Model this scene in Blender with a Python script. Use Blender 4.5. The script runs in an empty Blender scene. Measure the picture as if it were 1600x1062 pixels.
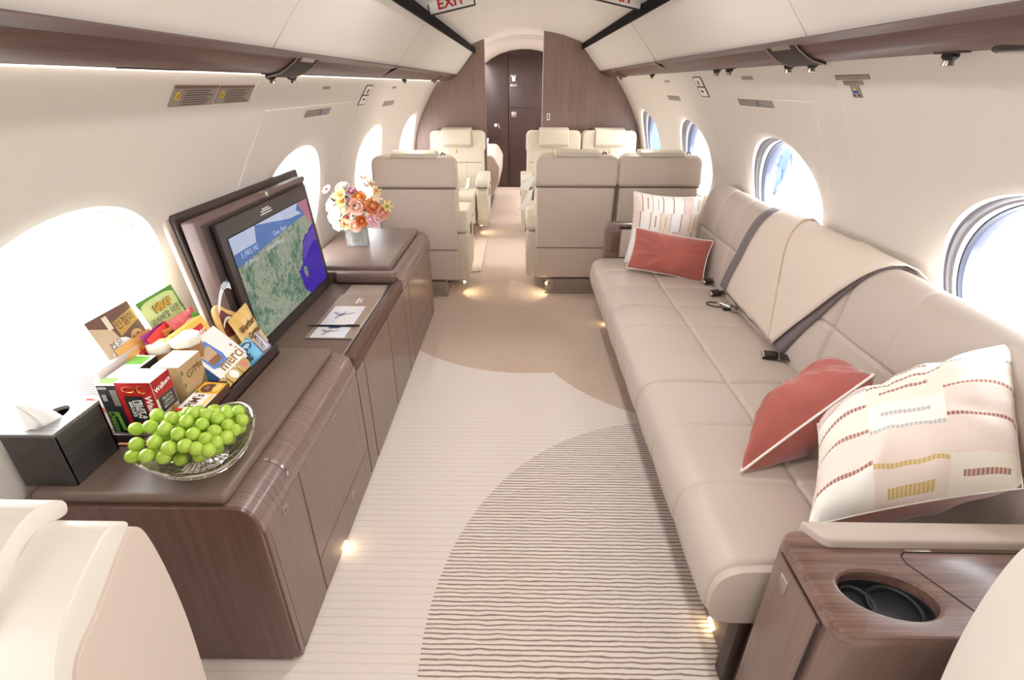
import bpy, bmesh, math, random
import numpy as np
from mathutils import Matrix, Vector, noise as mnoise
random.seed(7)
SC = bpy.context.scene
COL = SC.collection
PI = math.pi

# ------------------------------------------------------------------ camera, world, lights, exposure
PITCH, YAW = 0.4686980711, 0.0169380729
cam_d = bpy.data.cameras.new('camera'); cam = bpy.data.objects.new('camera', cam_d); COL.objects.link(cam)
cam.location = (-0.07, 0.0, 1.52); cam.rotation_euler = (PI/2 - PITCH, 0.0, YAW)
cam_d.sensor_width = 36.0; cam_d.lens = 790.0/1600.0*36.0; cam_d.clip_start = 0.02; cam_d.clip_end = 400
SC.camera = cam
wd = bpy.data.worlds.new('overcast_sky'); SC.world = wd; wd.use_nodes = True
bg = wd.node_tree.nodes['Background']; bg.inputs[0].default_value = (0.94, 0.97, 1.0, 1); bg.inputs[1].default_value = 8.5
SC.view_settings.view_transform = 'Standard'; SC.view_settings.look = 'None'
SC.view_settings.gamma = 1.0; SC.view_settings.use_curve_mapping = False
SC.view_settings.exposure = 0.5

def area(name, loc, rot, sx, sy, power, col):
    l = bpy.data.lights.new(name, 'AREA'); l.shape = 'RECTANGLE'; l.size = sx; l.size_y = sy; l.energy = power; l.color = col
    o = bpy.data.objects.new(name, l); o.location = loc; o.rotation_euler = rot; COL.objects.link(o); return o
WARM = (1.0, 0.98, 0.955)
YMIN, YBULK, YEND = -2.2, 6.2, 8.6
for s in (-1, 1):   # the cabin's own cove lamps: up-wash at the ceiling edge, down-wash along the sidewall
    dz = -0.035 if s < 0 else 0.0
    area('cove_lamp', (s*0.66, 2.0, 1.845+dz), (0, PI - s*math.radians(-22), 0), 0.04, 8.2, 72, WARM)
    area('sidewall_lamp', (s*0.966, 2.0, 1.586+dz), (0, s*math.radians(20), 0), 0.008, 8.2, 8, WARM)
for y in (-1.5, -0.3, 0.9, 2.0):   # fill lamps added under the ceiling, with no fittings there
    area('ceiling_fill', (0.0, y, 2.012), (0, 0, 0), 0.10, 0.10, (4.5 if y < 1 else 7.5), (1.0, 0.98, 0.955))
area('vestibule_downlight', (-0.15, 7.3, 1.93), (0, 0, 0), 0.1, 0.1, 1.2, WARM)

# ------------------------------------------------------------------ material helpers
def lin(c):
    c = c/255.0
    return c/12.92 if c <= 0.04045 else ((c+0.055)/1.055)**2.4
def L(rgb): return (lin(rgb[0]), lin(rgb[1]), lin(rgb[2]), 1.0)
class NT:
    def __init__(s, name):
        s.m = bpy.data.materials.new(name); s.m.use_nodes = True; s.t = s.m.node_tree
        s.b = s.t.nodes['Principled BSDF']; s.out = s.t.nodes['Material Output']
    def n(s, t, **k):
        nd = s.t.nodes.new(t)
        for a, v in k.items(): setattr(nd, a, v)
        return nd
    def l(s, a, b): s.t.links.new(a, b)
    def coord(s, kind='Object'): return s.n('ShaderNodeTexCoord').outputs[kind]
    def mapping(s, vec, scale=(1,1,1), loc=(0,0,0)):
        m = s.n('ShaderNodeMapping'); m.inputs['Scale'].default_value = scale; m.inputs['Location'].default_value = loc
        s.l(vec, m.inputs['Vector']); return m.outputs[0]
    def noise(s, vec, scale, detail=3.0, rough=0.5):
        n = s.n('ShaderNodeTexNoise'); n.inputs['Scale'].default_value = scale; n.inputs['Detail'].default_value = detail; n.inputs['Roughness'].default_value = rough
        s.l(vec, n.inputs['Vector']); return n.outputs['Fac']
    def ramp(s, fac, stops):
        r = s.n('ShaderNodeValToRGB'); e = r.color_ramp.elements
        while len(e) < len(stops): e.new(0.5)
        for i, (p, c) in enumerate(stops): e[i].position = p; e[i].color = c
        s.l(fac, r.inputs[0]); return r.outputs[0]
    def math(s, op, a, b=None, c=None):
        m = s.n('ShaderNodeMath', operation=op)
        for i, v in enumerate((a, b, c)):
            if v is None: continue
            if isinstance(v, (int, float)): m.inputs[i].default_value = v
            else: s.l(v, m.inputs[i])
        return m.outputs[0]
    def mix(s, fac, a, b):
        m = s.n('ShaderNodeMix', data_type='RGBA')
        for i, v in ((0, fac), (6, a), (7, b)):
            if isinstance(v, (int, float)): m.inputs[i].default_value = v
            elif isinstance(v, tuple): m.inputs[i].default_value = v
            else: s.l(v, m.inputs[i])
        return m.outputs[2]
    def bump(s, h, strength=0.2, dist=0.002):
        b = s.n('ShaderNodeBump'); b.inputs['Strength'].default_value = strength; b.inputs['Distance'].default_value = dist
        s.l(h, b.inputs['Height']); s.l(b.outputs[0], s.b.inputs['Normal'])
def mat(name, rgb, rough=0.5, metal=0.0, spec=0.5, bump=None, var=0.0, coat=0.0, sheen=0.0, emit=None):
    t = NT(name); t.b.inputs['Base Color'].default_value = L(rgb)
    t.b.inputs['Roughness'].default_value = rough; t.b.inputs['Metallic'].default_value = metal
    t.b.inputs['Specular IOR Level'].default_value = spec; t.b.inputs['Coat Weight'].default_value = coat
    t.b.inputs['Sheen Weight'].default_value = sheen
    if bump or var:
        co = t.coord()
        if bump: t.bump(t.noise(co, bump[0], 3), bump[1], bump[2] if len(bump) > 2 else 0.001)
        if var:
            f = t.noise(co, 7.0, 4)
            a = tuple(v*(1-var) for v in L(rgb)[:3])+(1,); b = tuple(min(1, v*(1+var)) for v in L(rgb)[:3])+(1,)
            t.l(t.ramp(f, [(0.3, a), (0.7, b)]), t.b.inputs['Base Color'])
    if emit: t.b.inputs['Emission Color'].default_value = L(rgb); t.b.inputs['Emission Strength'].default_value = emit
    return t.m
def wood(name, c1, c2, axis='Z', rough=0.32, coat=0.35, fine=170.0):
    t = NT(name); sc = {'X': (5, fine, fine), 'Y': (fine, 5, fine), 'Z': (fine, fine, 5)}[axis]
    co = t.coord()
    f = t.noise(t.mapping(co, sc), 1.0, 4, 0.6)
    g = t.noise(t.mapping(co, tuple(v*0.22 for v in sc)), 1.0, 2, 0.5)
    f = t.math('ADD', t.math('MULTIPLY', f, 0.6), t.math('MULTIPLY', g, 0.4))
    t.l(t.ramp(f, [(0.34, L(c1)), (0.66, L(c2))]), t.b.inputs['Base Color'])
    t.b.inputs['Roughness'].default_value = rough; t.b.inputs['Coat Weight'].default_value = coat; t.b.inputs['Coat Roughness'].default_value = 0.15
    t.bump(f, 0.08, 0.0006)
    return t.m
def glassy(name, tint=(1, 1, 1, 1), refl=0.12):
    t = NT(name); t.t.nodes.remove(t.b)
    tr = t.n('ShaderNodeBsdfTransparent'); tr.inputs[0].default_value = tint
    gl = t.n('ShaderNodeBsdfGlossy'); gl.inputs['Roughness'].default_value = 0.02
    lw = t.n('ShaderNodeLayerWeight'); lw.inputs[0].default_value = .5; pw = t.math('MULTIPLY', t.math('POWER', lw.outputs['Facing'], 5.0), .6)
    mx = t.n('ShaderNodeMixShader'); t.l(t.math('ADD', pw, .03), mx.inputs[0]); t.l(tr.outputs[0], mx.inputs[1]); t.l(gl.outputs[0], mx.inputs[2])
    t.l(mx.outputs[0], t.out.inputs[0]); return t.m

M = {}
M['wall'] = mat('wall_panel_cream', (230, 221, 212), 0.55, bump=(300, 0.05))
M['ceil'] = mat('headliner_cream', (232, 225, 217), 0.6, bump=(300, 0.05))
M['binpanel'] = mat('bin_panel_cream', (234, 227, 219), 0.42, bump=(200, 0.04))
M['seam'] = mat('seam_ivory', (246, 240, 232), 0.5)
M['gap'] = mat('gap_dark', (45, 36, 34), 0.7)
M['woodZ'] = wood('wood_vertical_grain', (115, 91, 82), (132, 107, 97), 'Z')
M['woodY'] = wood('wood_lengthwise_grain', (80, 54, 47), (112, 80, 70), 'Y', .5, .08)
M['woodX'] = wood('wood_cross_grain', (98, 73, 65), (150, 122, 112), 'X', fine=230)
M['wooddk'] = wood('wood_dark', (98, 68, 60), (120, 90, 80), 'Z')
M['wooddoor'] = wood('wood_door_dark', (62, 42, 38), (76, 54, 48), 'Z', .45, .1)
M['stripdk'] = mat('bin_top_strip_dark', (20, 13, 12), .8, 0.0, .1)
M['woodbulk'] = wood('wood_bulkhead', (128, 103, 95), (150, 124, 116), 'Z', 0.42, 0.15)
M['padleather'] = mat('dark_leather', (122, 102, 92), 0.40, bump=(420, 0.10), spec=0.45)
M['latchgrey'] = mat('latch_bronze_grey', (58, 48, 44), 0.6, 0.0, 0.3)
M['darkpl'] = mat('dark_brown_trim', (62, 46, 42), 0.42)
M['blackpl'] = mat('black_plastic', (26, 24, 25), 0.4)
M['bezel'] = mat('bezel_dark_taupe', (66, 56, 54), 0.4)
M['sofa'] = mat('sofa_leather_taupe', (199, 185, 174), 0.42, bump=(380, 0.10), spec=0.4)
M['cream'] = mat('seat_leather_cream', (228, 220, 208), 0.42, bump=(380, 0.08), spec=0.4)
M['cream2'] = mat('club_seat_cream', (212, 201, 182), 0.42, bump=(380, 0.08), spec=0.4)
M['taupe'] = mat('seat_leather_taupe', (210, 193, 179), 0.45, bump=(380, 0.08), spec=0.4)
M['seamdk'] = mat('stitch_dark', (120, 103, 93), 0.7)  # dark colour of stitching and joint lines
M['base'] = mat('seat_base_taupe', (150, 135, 124), 0.4)
M['chrome'] = mat('polished_steel', (215, 212, 208), 0.15, 1.0)
M['satin'] = mat('satin_nickel', (190, 182, 174), 0.32, 1.0)
M['gold'] = mat('gold_metal', (205, 165, 80), 0.28, 1.0)
M['white'] = mat('white_paper', (246, 244, 240), 0.6)
M['ink'] = mat('ink_black', (25, 22, 22), 0.6)
M['grey'] = mat('placard_grey', (160, 149, 140), 0.5)
M['inkline'] = mat('placard_ink', (95, 86, 80), 0.6)
M['yellow'] = mat('yellow_mark', (235, 200, 50), 0.5)
M['blue'] = mat('blue_mark', (40, 80, 165), 0.5)
M['red'] = mat('red_ink', (200, 30, 35), 0.5)
M['glass'] = glassy('window_acrylic', (0.97, 0.985, 1, 1))
M['revealL'] = mat('window_liner_glare_white', (240, 238, 236), 0.4)  # left liners: window glare put into the colour as white
M['revealG'] = mat('window_liner_shaded_grey', (104, 99, 102), 0.4)  # right liners: shade in the reveal put into the colour
M['revealM'] = mat('window_liner_shaded_pale', (158, 154, 156), 0.4)  # pale band of the right reveal, darkened in colour for shade
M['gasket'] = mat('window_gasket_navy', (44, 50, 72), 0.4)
M['revealB'] = mat('window_liner_skylit_blue', (112, 118, 146), 0.35)  # bluish sky light on the right reveal, painted in
M['light'] = mat('warm_light_strip', (255, 246, 232), 0.5, emit=2.0)
M['lamp'] = mat('lamp_lens', (255, 226, 170), 0.5, emit=12.0)
M['rust'] = mat('rust_velvet', (176, 92, 80), 0.75, sheen=0.6, var=0.12, bump=(90, 0.15))
M['throw'] = mat('throw_cream', (224, 208, 192), 0.9, sheen=0.2, bump=(500, 0.2))
M['throwg'] = mat('throw_mauve_grey', (122, 108, 108), 0.9, sheen=0.2, bump=(500, 0.25))
M['piping'] = mat('piping_white', (243, 236, 228), 0.7)
M['tarmac'] = mat('tarmac_pale_concrete', (205, 204, 200), 0.9, var=0.06)

def C(name, rgb, rough=.45): 
    if name not in M: M[name] = mat(name, rgb, rough)
    return name
# ------------------------------------------------------------------ mesh helpers
W = {}
def V(*a): return Vector(a)
class MB:
    def __init__(s): s.bm = bmesh.new()
    def _merge(s, b):
        me = bpy.data.meshes.new('tmp'); b.to_mesh(me); b.free(); s.bm.from_mesh(me); bpy.data.meshes.remove(me); return s
    def poly(s, pts, faces, bev=0, seg=2, mtx=None):
        b = bmesh.new(); vs = [b.verts.new(p) for p in pts]
        for f in faces:
            try: b.faces.new([vs[i] for i in f])
            except ValueError: pass
        bmesh.ops.recalc_face_normals(b, faces=b.faces)
        if bev:
            bmesh.ops.bevel(b, geom=b.edges[:], offset=bev, segments=seg, affect='EDGES', profile=0.5, clamp_overlap=True)
        if mtx: bmesh.ops.transform(b, matrix=mtx, verts=b.verts)
        return s._merge(b)
    def box(s, x0, x1, y0, y1, z0, z1, bev=0, seg=2, mtx=None):
        p = [(x, y, z) for x in (x0, x1) for y in (y0, y1) for z in (z0, z1)]
        return s.poly(p, [(0,1,3,2),(4,6,7,5),(0,4,5,1),(2,3,7,6),(0,2,6,4),(1,5,7,3)], bev, seg, mtx)
    def prism(s, prof, a0, a1, axis='Y', bev=0, seg=2, mtx=None):
        """prof: 2-D outline. axis Y -> (x,z), X -> (y,z), Z -> (x,y)"""
        f = {'Y': lambda p, a: (p[0], a, p[1]), 'X': lambda p, a: (a, p[0], p[1]), 'Z': lambda p, a: (p[0], p[1], a)}[axis]
        n = len(prof); pts = [f(p, a0) for p in prof] + [f(p, a1) for p in prof]
        faces = [tuple(range(n)), tuple(range(n, 2*n))] + [(i, (i+1) % n, n+(i+1) % n, n+i) for i in range(n)]
        return s.poly(pts, faces, bev, seg, mtx)
    def strip(s, prof, a0, a1, axis='Y', n=1):
        f = {'Y': lambda p, a: (p[0], a, p[1]), 'X': lambda p, a: (a, p[0], p[1])}[axis]
        return s.grid([[f(p, a0+(a1-a0)*k/n) for k in range(n+1)] for p in prof])
    def grid(s, rows, closed_u=False, closed_v=False):
        b = s.bm; vs = [[b.verts.new(p) for p in r] for r in rows]; nu, nv = len(rows), len(rows[0])
        for i in range(nu if closed_u else nu-1):
            for j in range(nv if closed_v else nv-1):
                try: b.faces.new((vs[i][j], vs[(i+1) % nu][j], vs[(i+1) % nu][(j+1) % nv], vs[i][(j+1) % nv]))
                except ValueError: pass
        return s
    def tube(s, pts, r, n=6, closed=False, cap=True):
        pts = [Vector(p) for p in pts]; N = len(pts); rows = []; up = Vector((0, 0, 1)); rr = r if hasattr(r, '__len__') else [r]*N
        prev = None
        for i, p in enumerate(pts):
            a = pts[(i-1) % N] if (closed or i > 0) else p; c = pts[(i+1) % N] if (closed or i < N-1) else p
            d = (c-a).normalized() if (c-a).length > 1e-9 else Vector((0, 0, 1))
            if prev is None: prev = d.orthogonal().normalized() if abs(d.dot(up)) > 0.95 else d.cross(up).normalized()
            u = (prev - d*prev.dot(d)).normalized(); prev = u; w = d.cross(u)
            rows.append([p + (u*math.cos(2*PI*k/n) + w*math.sin(2*PI*k/n))*rr[i] for k in range(n)])
        s.grid(rows, closed_u=closed, closed_v=True)
        if cap and not closed:
            for r_ in (rows[0], rows[-1]):
                try: s.bm.faces.new([s.bm.verts.new(p) for p in r_])
                except ValueError: pass
        return s
    def lathe(s, prof, c=(0, 0, 0), n=24, sx=1, sy=1, mtx=None):
        rows = []
        for r, z in prof:
            row = [Vector((c[0]+r*sx*math.cos(2*PI*k/n), c[1]+r*sy*math.sin(2*PI*k/n), c[2]+z)) for k in range(n)]
            rows.append([mtx @ p for p in row] if mtx else row)
        return s.grid(rows, closed_v=True)
    def ball(s, c, r, n=12, m=8, sc=(1, 1, 1)):
        rows = []
        for i in range(m+1):
            a = -PI/2 + PI*i/m
            rows.append([(c[0]+sc[0]*r*math.cos(a)*math.cos(2*PI*k/n), c[1]+sc[1]*r*math.cos(a)*math.sin(2*PI*k/n), c[2]+sc[2]*r*math.sin(a)) for k in range(n)])
        return s.grid(rows, closed_v=True)
    def quad(s, a, b, c, d):
        s.bm.faces.new([s.bm.verts.new(p) for p in (a, b, c, d)]); return s
    def ngon(s, pts): s.bm.faces.new([s.bm.verts.new(p) for p in pts]); return s
    def xf(s, m): bmesh.ops.transform(s.bm, matrix=m, verts=s.bm.verts); return s
    def build(s, name, m, parent=None, ang=38, smooth=True, merge=True, recalc=True, kind=None, label=None):
        if merge: bmesh.ops.remove_doubles(s.bm, verts=s.bm.verts, dist=1e-5)
        if recalc: bmesh.ops.recalc_face_normals(s.bm, faces=s.bm.faces)
        me = bpy.data.meshes.new(name); s.bm.to_mesh(me); s.bm.free()
        return link(name, me, m, parent, ang, smooth, kind, label)
def link(name, me, m, parent=None, ang=38, smooth=True, kind=None, label=None):
    if smooth:
        me.polygons.foreach_set('use_smooth', [True]*len(me.polygons))
        try: me.set_sharp_from_angle(angle=math.radians(ang))
        except Exception: pass
    mats = m if isinstance(m, (list, tuple)) else [m]
    for x in mats: me.materials.append(M[x] if isinstance(x, str) else x)
    o = bpy.data.objects.new(name, me); COL.objects.link(o)
    if parent is not None:
        o.parent = parent; w = W.get(parent.name)
        if w is not None: me.transform(w.inverted()); W[o.name] = w
    if kind: o['kind'] = kind
    if label: o['label'] = label
    return o
def thing(name, label, cat, loc=(0, 0, 0), rotz=0.0, group=None):
    o = bpy.data.objects.new(name, None); COL.objects.link(o); o.empty_display_size = 0.05
    o.location = loc; o.rotation_euler = (0, 0, rotz); W[o.name] = Matrix.Translation(loc) @ Matrix.Rotation(rotz, 4, 'Z')
    return tag(o, label, cat, group)
def tag(o, label, cat, group=None):
    o['label'] = label; o['category'] = cat
    if group: o['group'] = group
    return o
def dup(root, loc, rotz=0.0, label=None, group=None):
    r = root.copy(); COL.objects.link(r); r.location = loc; r.rotation_euler = (0, 0, rotz)
    if label: r['label'] = label
    if group: r['group'] = group
    for ch in list(root.children):
        c = ch.copy(); COL.objects.link(c); c.parent = r
        for g in ch.children:
            d = g.copy(); COL.objects.link(d); d.parent = c
    return r
def frame(o, x, y):
    x = Vector(x).normalized(); z = x.cross(Vector(y)).normalized(); y = z.cross(x); o = Vector(o)
    return Matrix(((x.x, y.x, z.x, o.x), (x.y, y.y, z.y, o.y), (x.z, y.z, z.z, o.z), (0, 0, 0, 1)))
def text(body, size, m, parent, o, x, y, name='lettering', align='CENTER', bold=0.0, squeeze=1.0):
    cu = bpy.data.curves.new('lettering', 'FONT'); cu.body = body; cu.size = size; cu.align_x = align; cu.align_y = 'CENTER'; cu.offset = bold; cu.resolution_u = 2
    ob = bpy.data.objects.new('tmp_text', cu); COL.objects.link(ob)
    bpy.context.view_layer.update()
    me = bpy.data.meshes.new_from_object(ob.evaluated_get(bpy.context.evaluated_depsgraph_get()))
    bpy.data.objects.remove(ob); bpy.data.curves.remove(cu)
    me.transform(frame(o, x, y) @ Matrix.Diagonal((squeeze, 1, 1, 1)))
    me.materials.clear()
    return link(name, me, m, parent, smooth=False)
def cr(pts, n=8, closed=False):
    P = [Vector(p) for p in pts]; N = len(P); out = []
    for i in range(N if closed else N-1):
        p0, p1, p2, p3 = (P[(i-1) % N] if closed or i > 0 else P[i]), P[i], P[(i+1) % N], (P[(i+2) % N] if closed or i+2 < N else P[(i+1) % N])
        for k in range(n):
            t = k/n
            out.append(0.5*((2*p1)+(p2-p0)*t+(2*p0-5*p1+4*p2-p3)*t*t+(3*p1-p0-3*p2+p3)*t**3))
    if not closed: out.append(P[-1])
    return out

# ------------------------------------------------------------------ room shell
ZT = np.array([0, .2, .44, .63, .83, .96, 1.09, 1.205, 1.27, 1.40, 1.526, 1.57, 1.65])
XT = np.array([1.24, 1.265, 1.29, 1.302, 1.298, 1.279, 1.241, 1.19, 1.157, 1.085, 1.0, .965, .90])
PC = np.polyfit(ZT, XT, 6)
def wx(z): return float(np.polyval(PC, z))
WIN_A, WIN_B, WIN_N = 0.385, 0.280, 2.05
NANG = 72
def sup(a): # superellipse point for angle
    c, s = math.cos(a), math.sin(a)
    r = (abs(c)**WIN_N + abs(s)**WIN_N)**(-1/WIN_N)
    return c*r, s*r
CH, ZB, ZTOP, FLARE = 0.47, 0.60, 1.335, 0.016
def build_wall(side, ycs, zc, name):
    mb = MB()
    def P(y, z, off=0.0): return (side*(wx(z)+off), y, z)
    angs = [2*PI*k/NANG for k in range(NANG)]
    def rectpt(a):
        c, s = math.cos(a), math.sin(a); hz = (ZTOP-zc) if s > 0 else (zc-ZB)
        t = min(CH/abs(c) if abs(c) > 1e-9 else 1e9, hz/abs(s) if abs(s) > 1e-9 else 1e9)
        return c*t, s*t
    zside = sorted({round(zc+rectpt(a)[1], 6) for a in angs if abs(abs(rectpt(a)[0])-CH) < 1e-6} | {ZB, ZTOP})
    ys = [YMIN]
    for yc in sorted(ycs):
        rows = []
        for k in range(13):
            t = (k/12)**1.3; row = []
            for a in angs:
                e = sup(a); r = rectpt(a)
                row.append(P(yc+WIN_A*e[0]*(1-t)+r[0]*t, zc+WIN_B*e[1]*(1-t)+r[1]*t, FLARE*max(0, 1-t/.55)**2))
            rows.append(row)
        mb.grid(rows, closed_v=True)
        for cy in (-CH, CH):       # square off the two corners of each end
            for zz, a0 in ((ZB, None), (ZTOP, None)):
                cand = sorted(angs, key=lambda a: abs(rectpt(a)[0]-cy)+abs(zc+rectpt(a)[1]-zz))
                onv = min((rectpt(a) for a in angs if abs(rectpt(a)[0]-cy) < 1e-6), key=lambda r: abs(zc+r[1]-zz))
                onh = min((rectpt(a) for a in angs if abs(zc+rectpt(a)[1]-zz) < 1e-6), key=lambda r: abs(r[0]-cy))
                mb.ngon([P(yc+cy, zz), P(yc+onv[0], zc+onv[1]), P(yc+onh[0], zc+onh[1])])
        ys += [yc-CH, yc+CH]
    ys.append(YEND)
    for i in range(0, len(ys), 2):
        mb.grid([[P(ys[i], z), P(ys[i+1], z)] for z in zside])
    for za, zb in ((0.0, ZB), (ZTOP, 1.64)):
        mb.grid([[P(YMIN, za+(zb-za)*k/10), P(YEND, za+(zb-za)*k/10)] for k in range(11)])
    o = mb.build(name, 'wall', ang=60); o['kind'] = 'structure'
    return o
LWIN = [-0.235, 1.26, 2.76, 4.255, 5.745]; RWIN = [-0.28, 1.203, 2.687, 4.15, 5.63]
build_wall(-1, LWIN, 0.955, 'wall_left'); build_wall(1, RWIN, 1.005, 'wall_right')
k = 0
for side, ycs, zc in ((-1, LWIN, 0.955), (1, RWIN, 1.005)):
    for yc in ycs:
        k += 1
        def ring(sc, off, base=None):
            out = []
            for j in range(NANG):
                e = sup(2*PI*j/NANG); y = yc+WIN_A*e[0]*sc; z = zc+WIN_B*e[1]*sc
                out.append((side*(wx(z)*(1-min(1, off*9)) + wx(zc)*min(1, off*9) + off + FLARE), y, z))
            return out
        c3 = ('revealL', 'revealL', 'revealL', 'revealL') if side < 0 else ('revealG', 'revealM', 'gasket', 'revealB')  # left rings whitened for glare; right ones toned for shade and sky
        f = MB().grid([ring(1.0, 0), ring(.994, .004), ring(.988, .010)], closed_v=True).build('window_%d' % k, 'wall'); f['kind'] = 'structure'
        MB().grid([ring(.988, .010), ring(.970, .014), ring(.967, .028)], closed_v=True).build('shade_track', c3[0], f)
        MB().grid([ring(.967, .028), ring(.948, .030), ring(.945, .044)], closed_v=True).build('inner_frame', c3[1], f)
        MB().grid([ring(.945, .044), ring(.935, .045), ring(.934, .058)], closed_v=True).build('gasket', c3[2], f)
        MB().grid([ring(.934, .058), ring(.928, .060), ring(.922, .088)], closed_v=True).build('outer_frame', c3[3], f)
        MB().ngon(ring(.926, .080)).build('pane', 'glass', f, smooth=False)

# floor: pale carpet with combed lines and darker combed shapes
def carpet():
    t = NT('carpet_wool'); co = t.coord(); sep = t.n('ShaderNodeSeparateXYZ'); t.l(co, sep.inputs[0]); X, Y = sep.outputs[0], sep.outputs[1]
    wob = t.noise(t.mapping(co, (14, 30, 1)), 1.0, 3)
    fuzz = t.noise(co, 420.0, 2)
    Yw = t.math('ADD', Y, t.math('MULTIPLY', t.math('SUBTRACT', wob, 0.5), 0.012))
    def ell(cx, cy, rx, ry):
        a = t.math('POWER', t.math('ABSOLUTE', t.math('DIVIDE', t.math('SUBTRACT', X, cx), rx)), 2.0)
        b = t.math('POWER', t.math('ABSOLUTE', t.math('DIVIDE', t.math('SUBTRACT', Y, cy), ry)), 2.0)
        return t.math('LESS_THAN', t.math('ADD', a, b), 1.0)
    near = ell(0.67, 0.95, 1.03, 1.15)
    far = t.math('MAXIMUM', ell(-0.03, 4.0, 1.15, 1.43), ell(0.95, 3.05, 0.93, 0.98))
    far = t.math('MAXIMUM', far, t.math('GREATER_THAN', Y, 3.9))
    s1 = t.math('SINE', t.math('MULTIPLY', Yw, 2*PI/0.0158)); s2 = t.math('SINE', t.math('MULTIPLY', Yw, 2*PI/0.0285))
    l1 = t.math('SMOOTH_MIN', t.math('MAXIMUM', t.math('MULTIPLY', t.math('SUBTRACT', s1, 0.32), 2.4), 0.0), 1.0, 0.2)
    l2 = t.math('MULTIPLY', t.math('MAXIMUM', t.math('SUBTRACT', s2, 0.72), 0.0), 1.6)
    patch = t.noise(t.mapping(co, (5, 5, 1)), 1.0, 2)
    l2 = t.math('MULTIPLY', l2, patch)
    base = t.mix(fuzz, L((231, 218, 208)), L((247, 238, 231)))
    tan = t.mix(fuzz, L((214, 189, 168)), L((235, 214, 197)))
    c_light = t.mix(l2, base, L((186, 160, 142)))
    c_near = t.mix(t.math('MULTIPLY', l1, 0.85), base, L((136, 110, 97)))
    c_far = t.mix(t.math('MULTIPLY', l1, 0.55), tan, L((140, 114, 98)))
    c = t.mix(far, t.mix(near, c_light, c_near), c_far)
    t.l(c, t.b.inputs['Base Color']); t.b.inputs['Roughness'].default_value = 0.95; t.b.inputs['Specular IOR Level'].default_value = 0.1; t.b.inputs['Sheen Weight'].default_value = 0.2
    h = t.math('SUBTRACT', t.math('MULTIPLY', fuzz, 0.5), t.math('MULTIPLY', l1, t.math('MAXIMUM', near, far)))
    t.bump(h, 0.35, 0.004)
    return t.m
M['carpet'] = carpet()
o = MB().box(-1.4, 1.4, YMIN, YEND+.1, -0.05, 0.0).build('floor', 'carpet', smooth=False); o['kind'] = 'structure'
def ceil_prof(x0, x1, n=24): return [(x0+(x1-x0)*i/n, 2.025-0.13*((x0+(x1-x0)*i/n)/0.60)**2) for i in range(n+1)]
cp = ceil_prof(-0.66, 0.66, 28)
mb = MB().strip(cp, YMIN, 6.75)
mb.strip([(x*0.985+.0, z) for x, z in cp][:1]+[(-0.70, 1.86), (-0.72, 1.80)], YMIN, 6.2); mb.strip([(0.65, 1.872), (0.70, 1.885), (0.72, 1.83)], YMIN, 6.2)
o = mb.build('ceiling', 'ceil', ang=60); o['kind'] = 'structure'
# vestibule behind the bulkhead: a lower arched ceiling with a curved step
lowp = [(-0.62, 1.79), (-0.5, 1.865), (-0.38, 1.92), (-0.25, 1.955), (-0.1, 1.975), (0.05, 1.975), (0.2, 1.955), (0.33, 1.92), (0.45, 1.865), (0.62, 1.75)]
o = MB().strip(lowp, 6.75, YEND, 'Y').build('ceiling_vestibule', 'ceil', ang=60); o['kind'] = 'structure'
mb = MB(); hp = [(-0.72, 1.84)]+[(x, 2.03-0.13*(x/0.6)**2) for x in np.linspace(-.62, .62, 20)]+[(0.72, 1.84)]
lowi = np.interp([p[0] for p in hp], [p[0] for p in lowp], [p[1] for p in lowp])
mb.grid([[(p[0], 6.74, max(p[1], z)+.01) for p, z in zip(hp, lowi)], [(p[0], 6.75, z-.0) for p, z in zip(hp, lowi)]])
o = mb.build('trim_ceiling_step', 'ceil', ang=60); o['kind'] = 'structure'
o = MB().box(-1.4, 1.4, YMIN-.05, YMIN, 0, 2.05).build('wall_back', 'wall', smooth=False); o['kind'] = 'structure'

# bulkheads either side of the aisle
def wallprof(side, z0=0.0, z1=1.60, n=26): return [(side*(wx(z0+(z1-z0)*i/n)+0.004), z0+(z1-z0)*i/n) for i in range(n+1)]
lp = wallprof(-1, 0, 1.56)+[(-0.80, 1.72), (-0.60, 1.90)]+[(x, 2.03-0.13*(x/0.6)**2) for x in np.linspace(-.58, -.47, 4)]+[(-0.465, 0.0)]
o = MB().prism(lp, YBULK, YBULK+.05, 'Y').build('wall_front_left', 'woodbulk', ang=30); o['kind'] = 'structure'
rp = wallprof(1, 0, 1.58)+[(0.80, 1.74), (0.60, 1.905)]+[(x, 2.03-0.13*(x/0.6)**2) for x in np.linspace(.58, .165, 12)]+[(0.165, 0.0)]
o = MB().prism(rp, YBULK, YBULK+.05, 'Y').build('wall_front_right', 'woodbulk', ang=30); o['kind'] = 'structure'
MB().box(0.158, 0.166, YBULK-.004, YBULK+.054, 0, 2.02, .002).build('edge_strip', 'satin', o)
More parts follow.
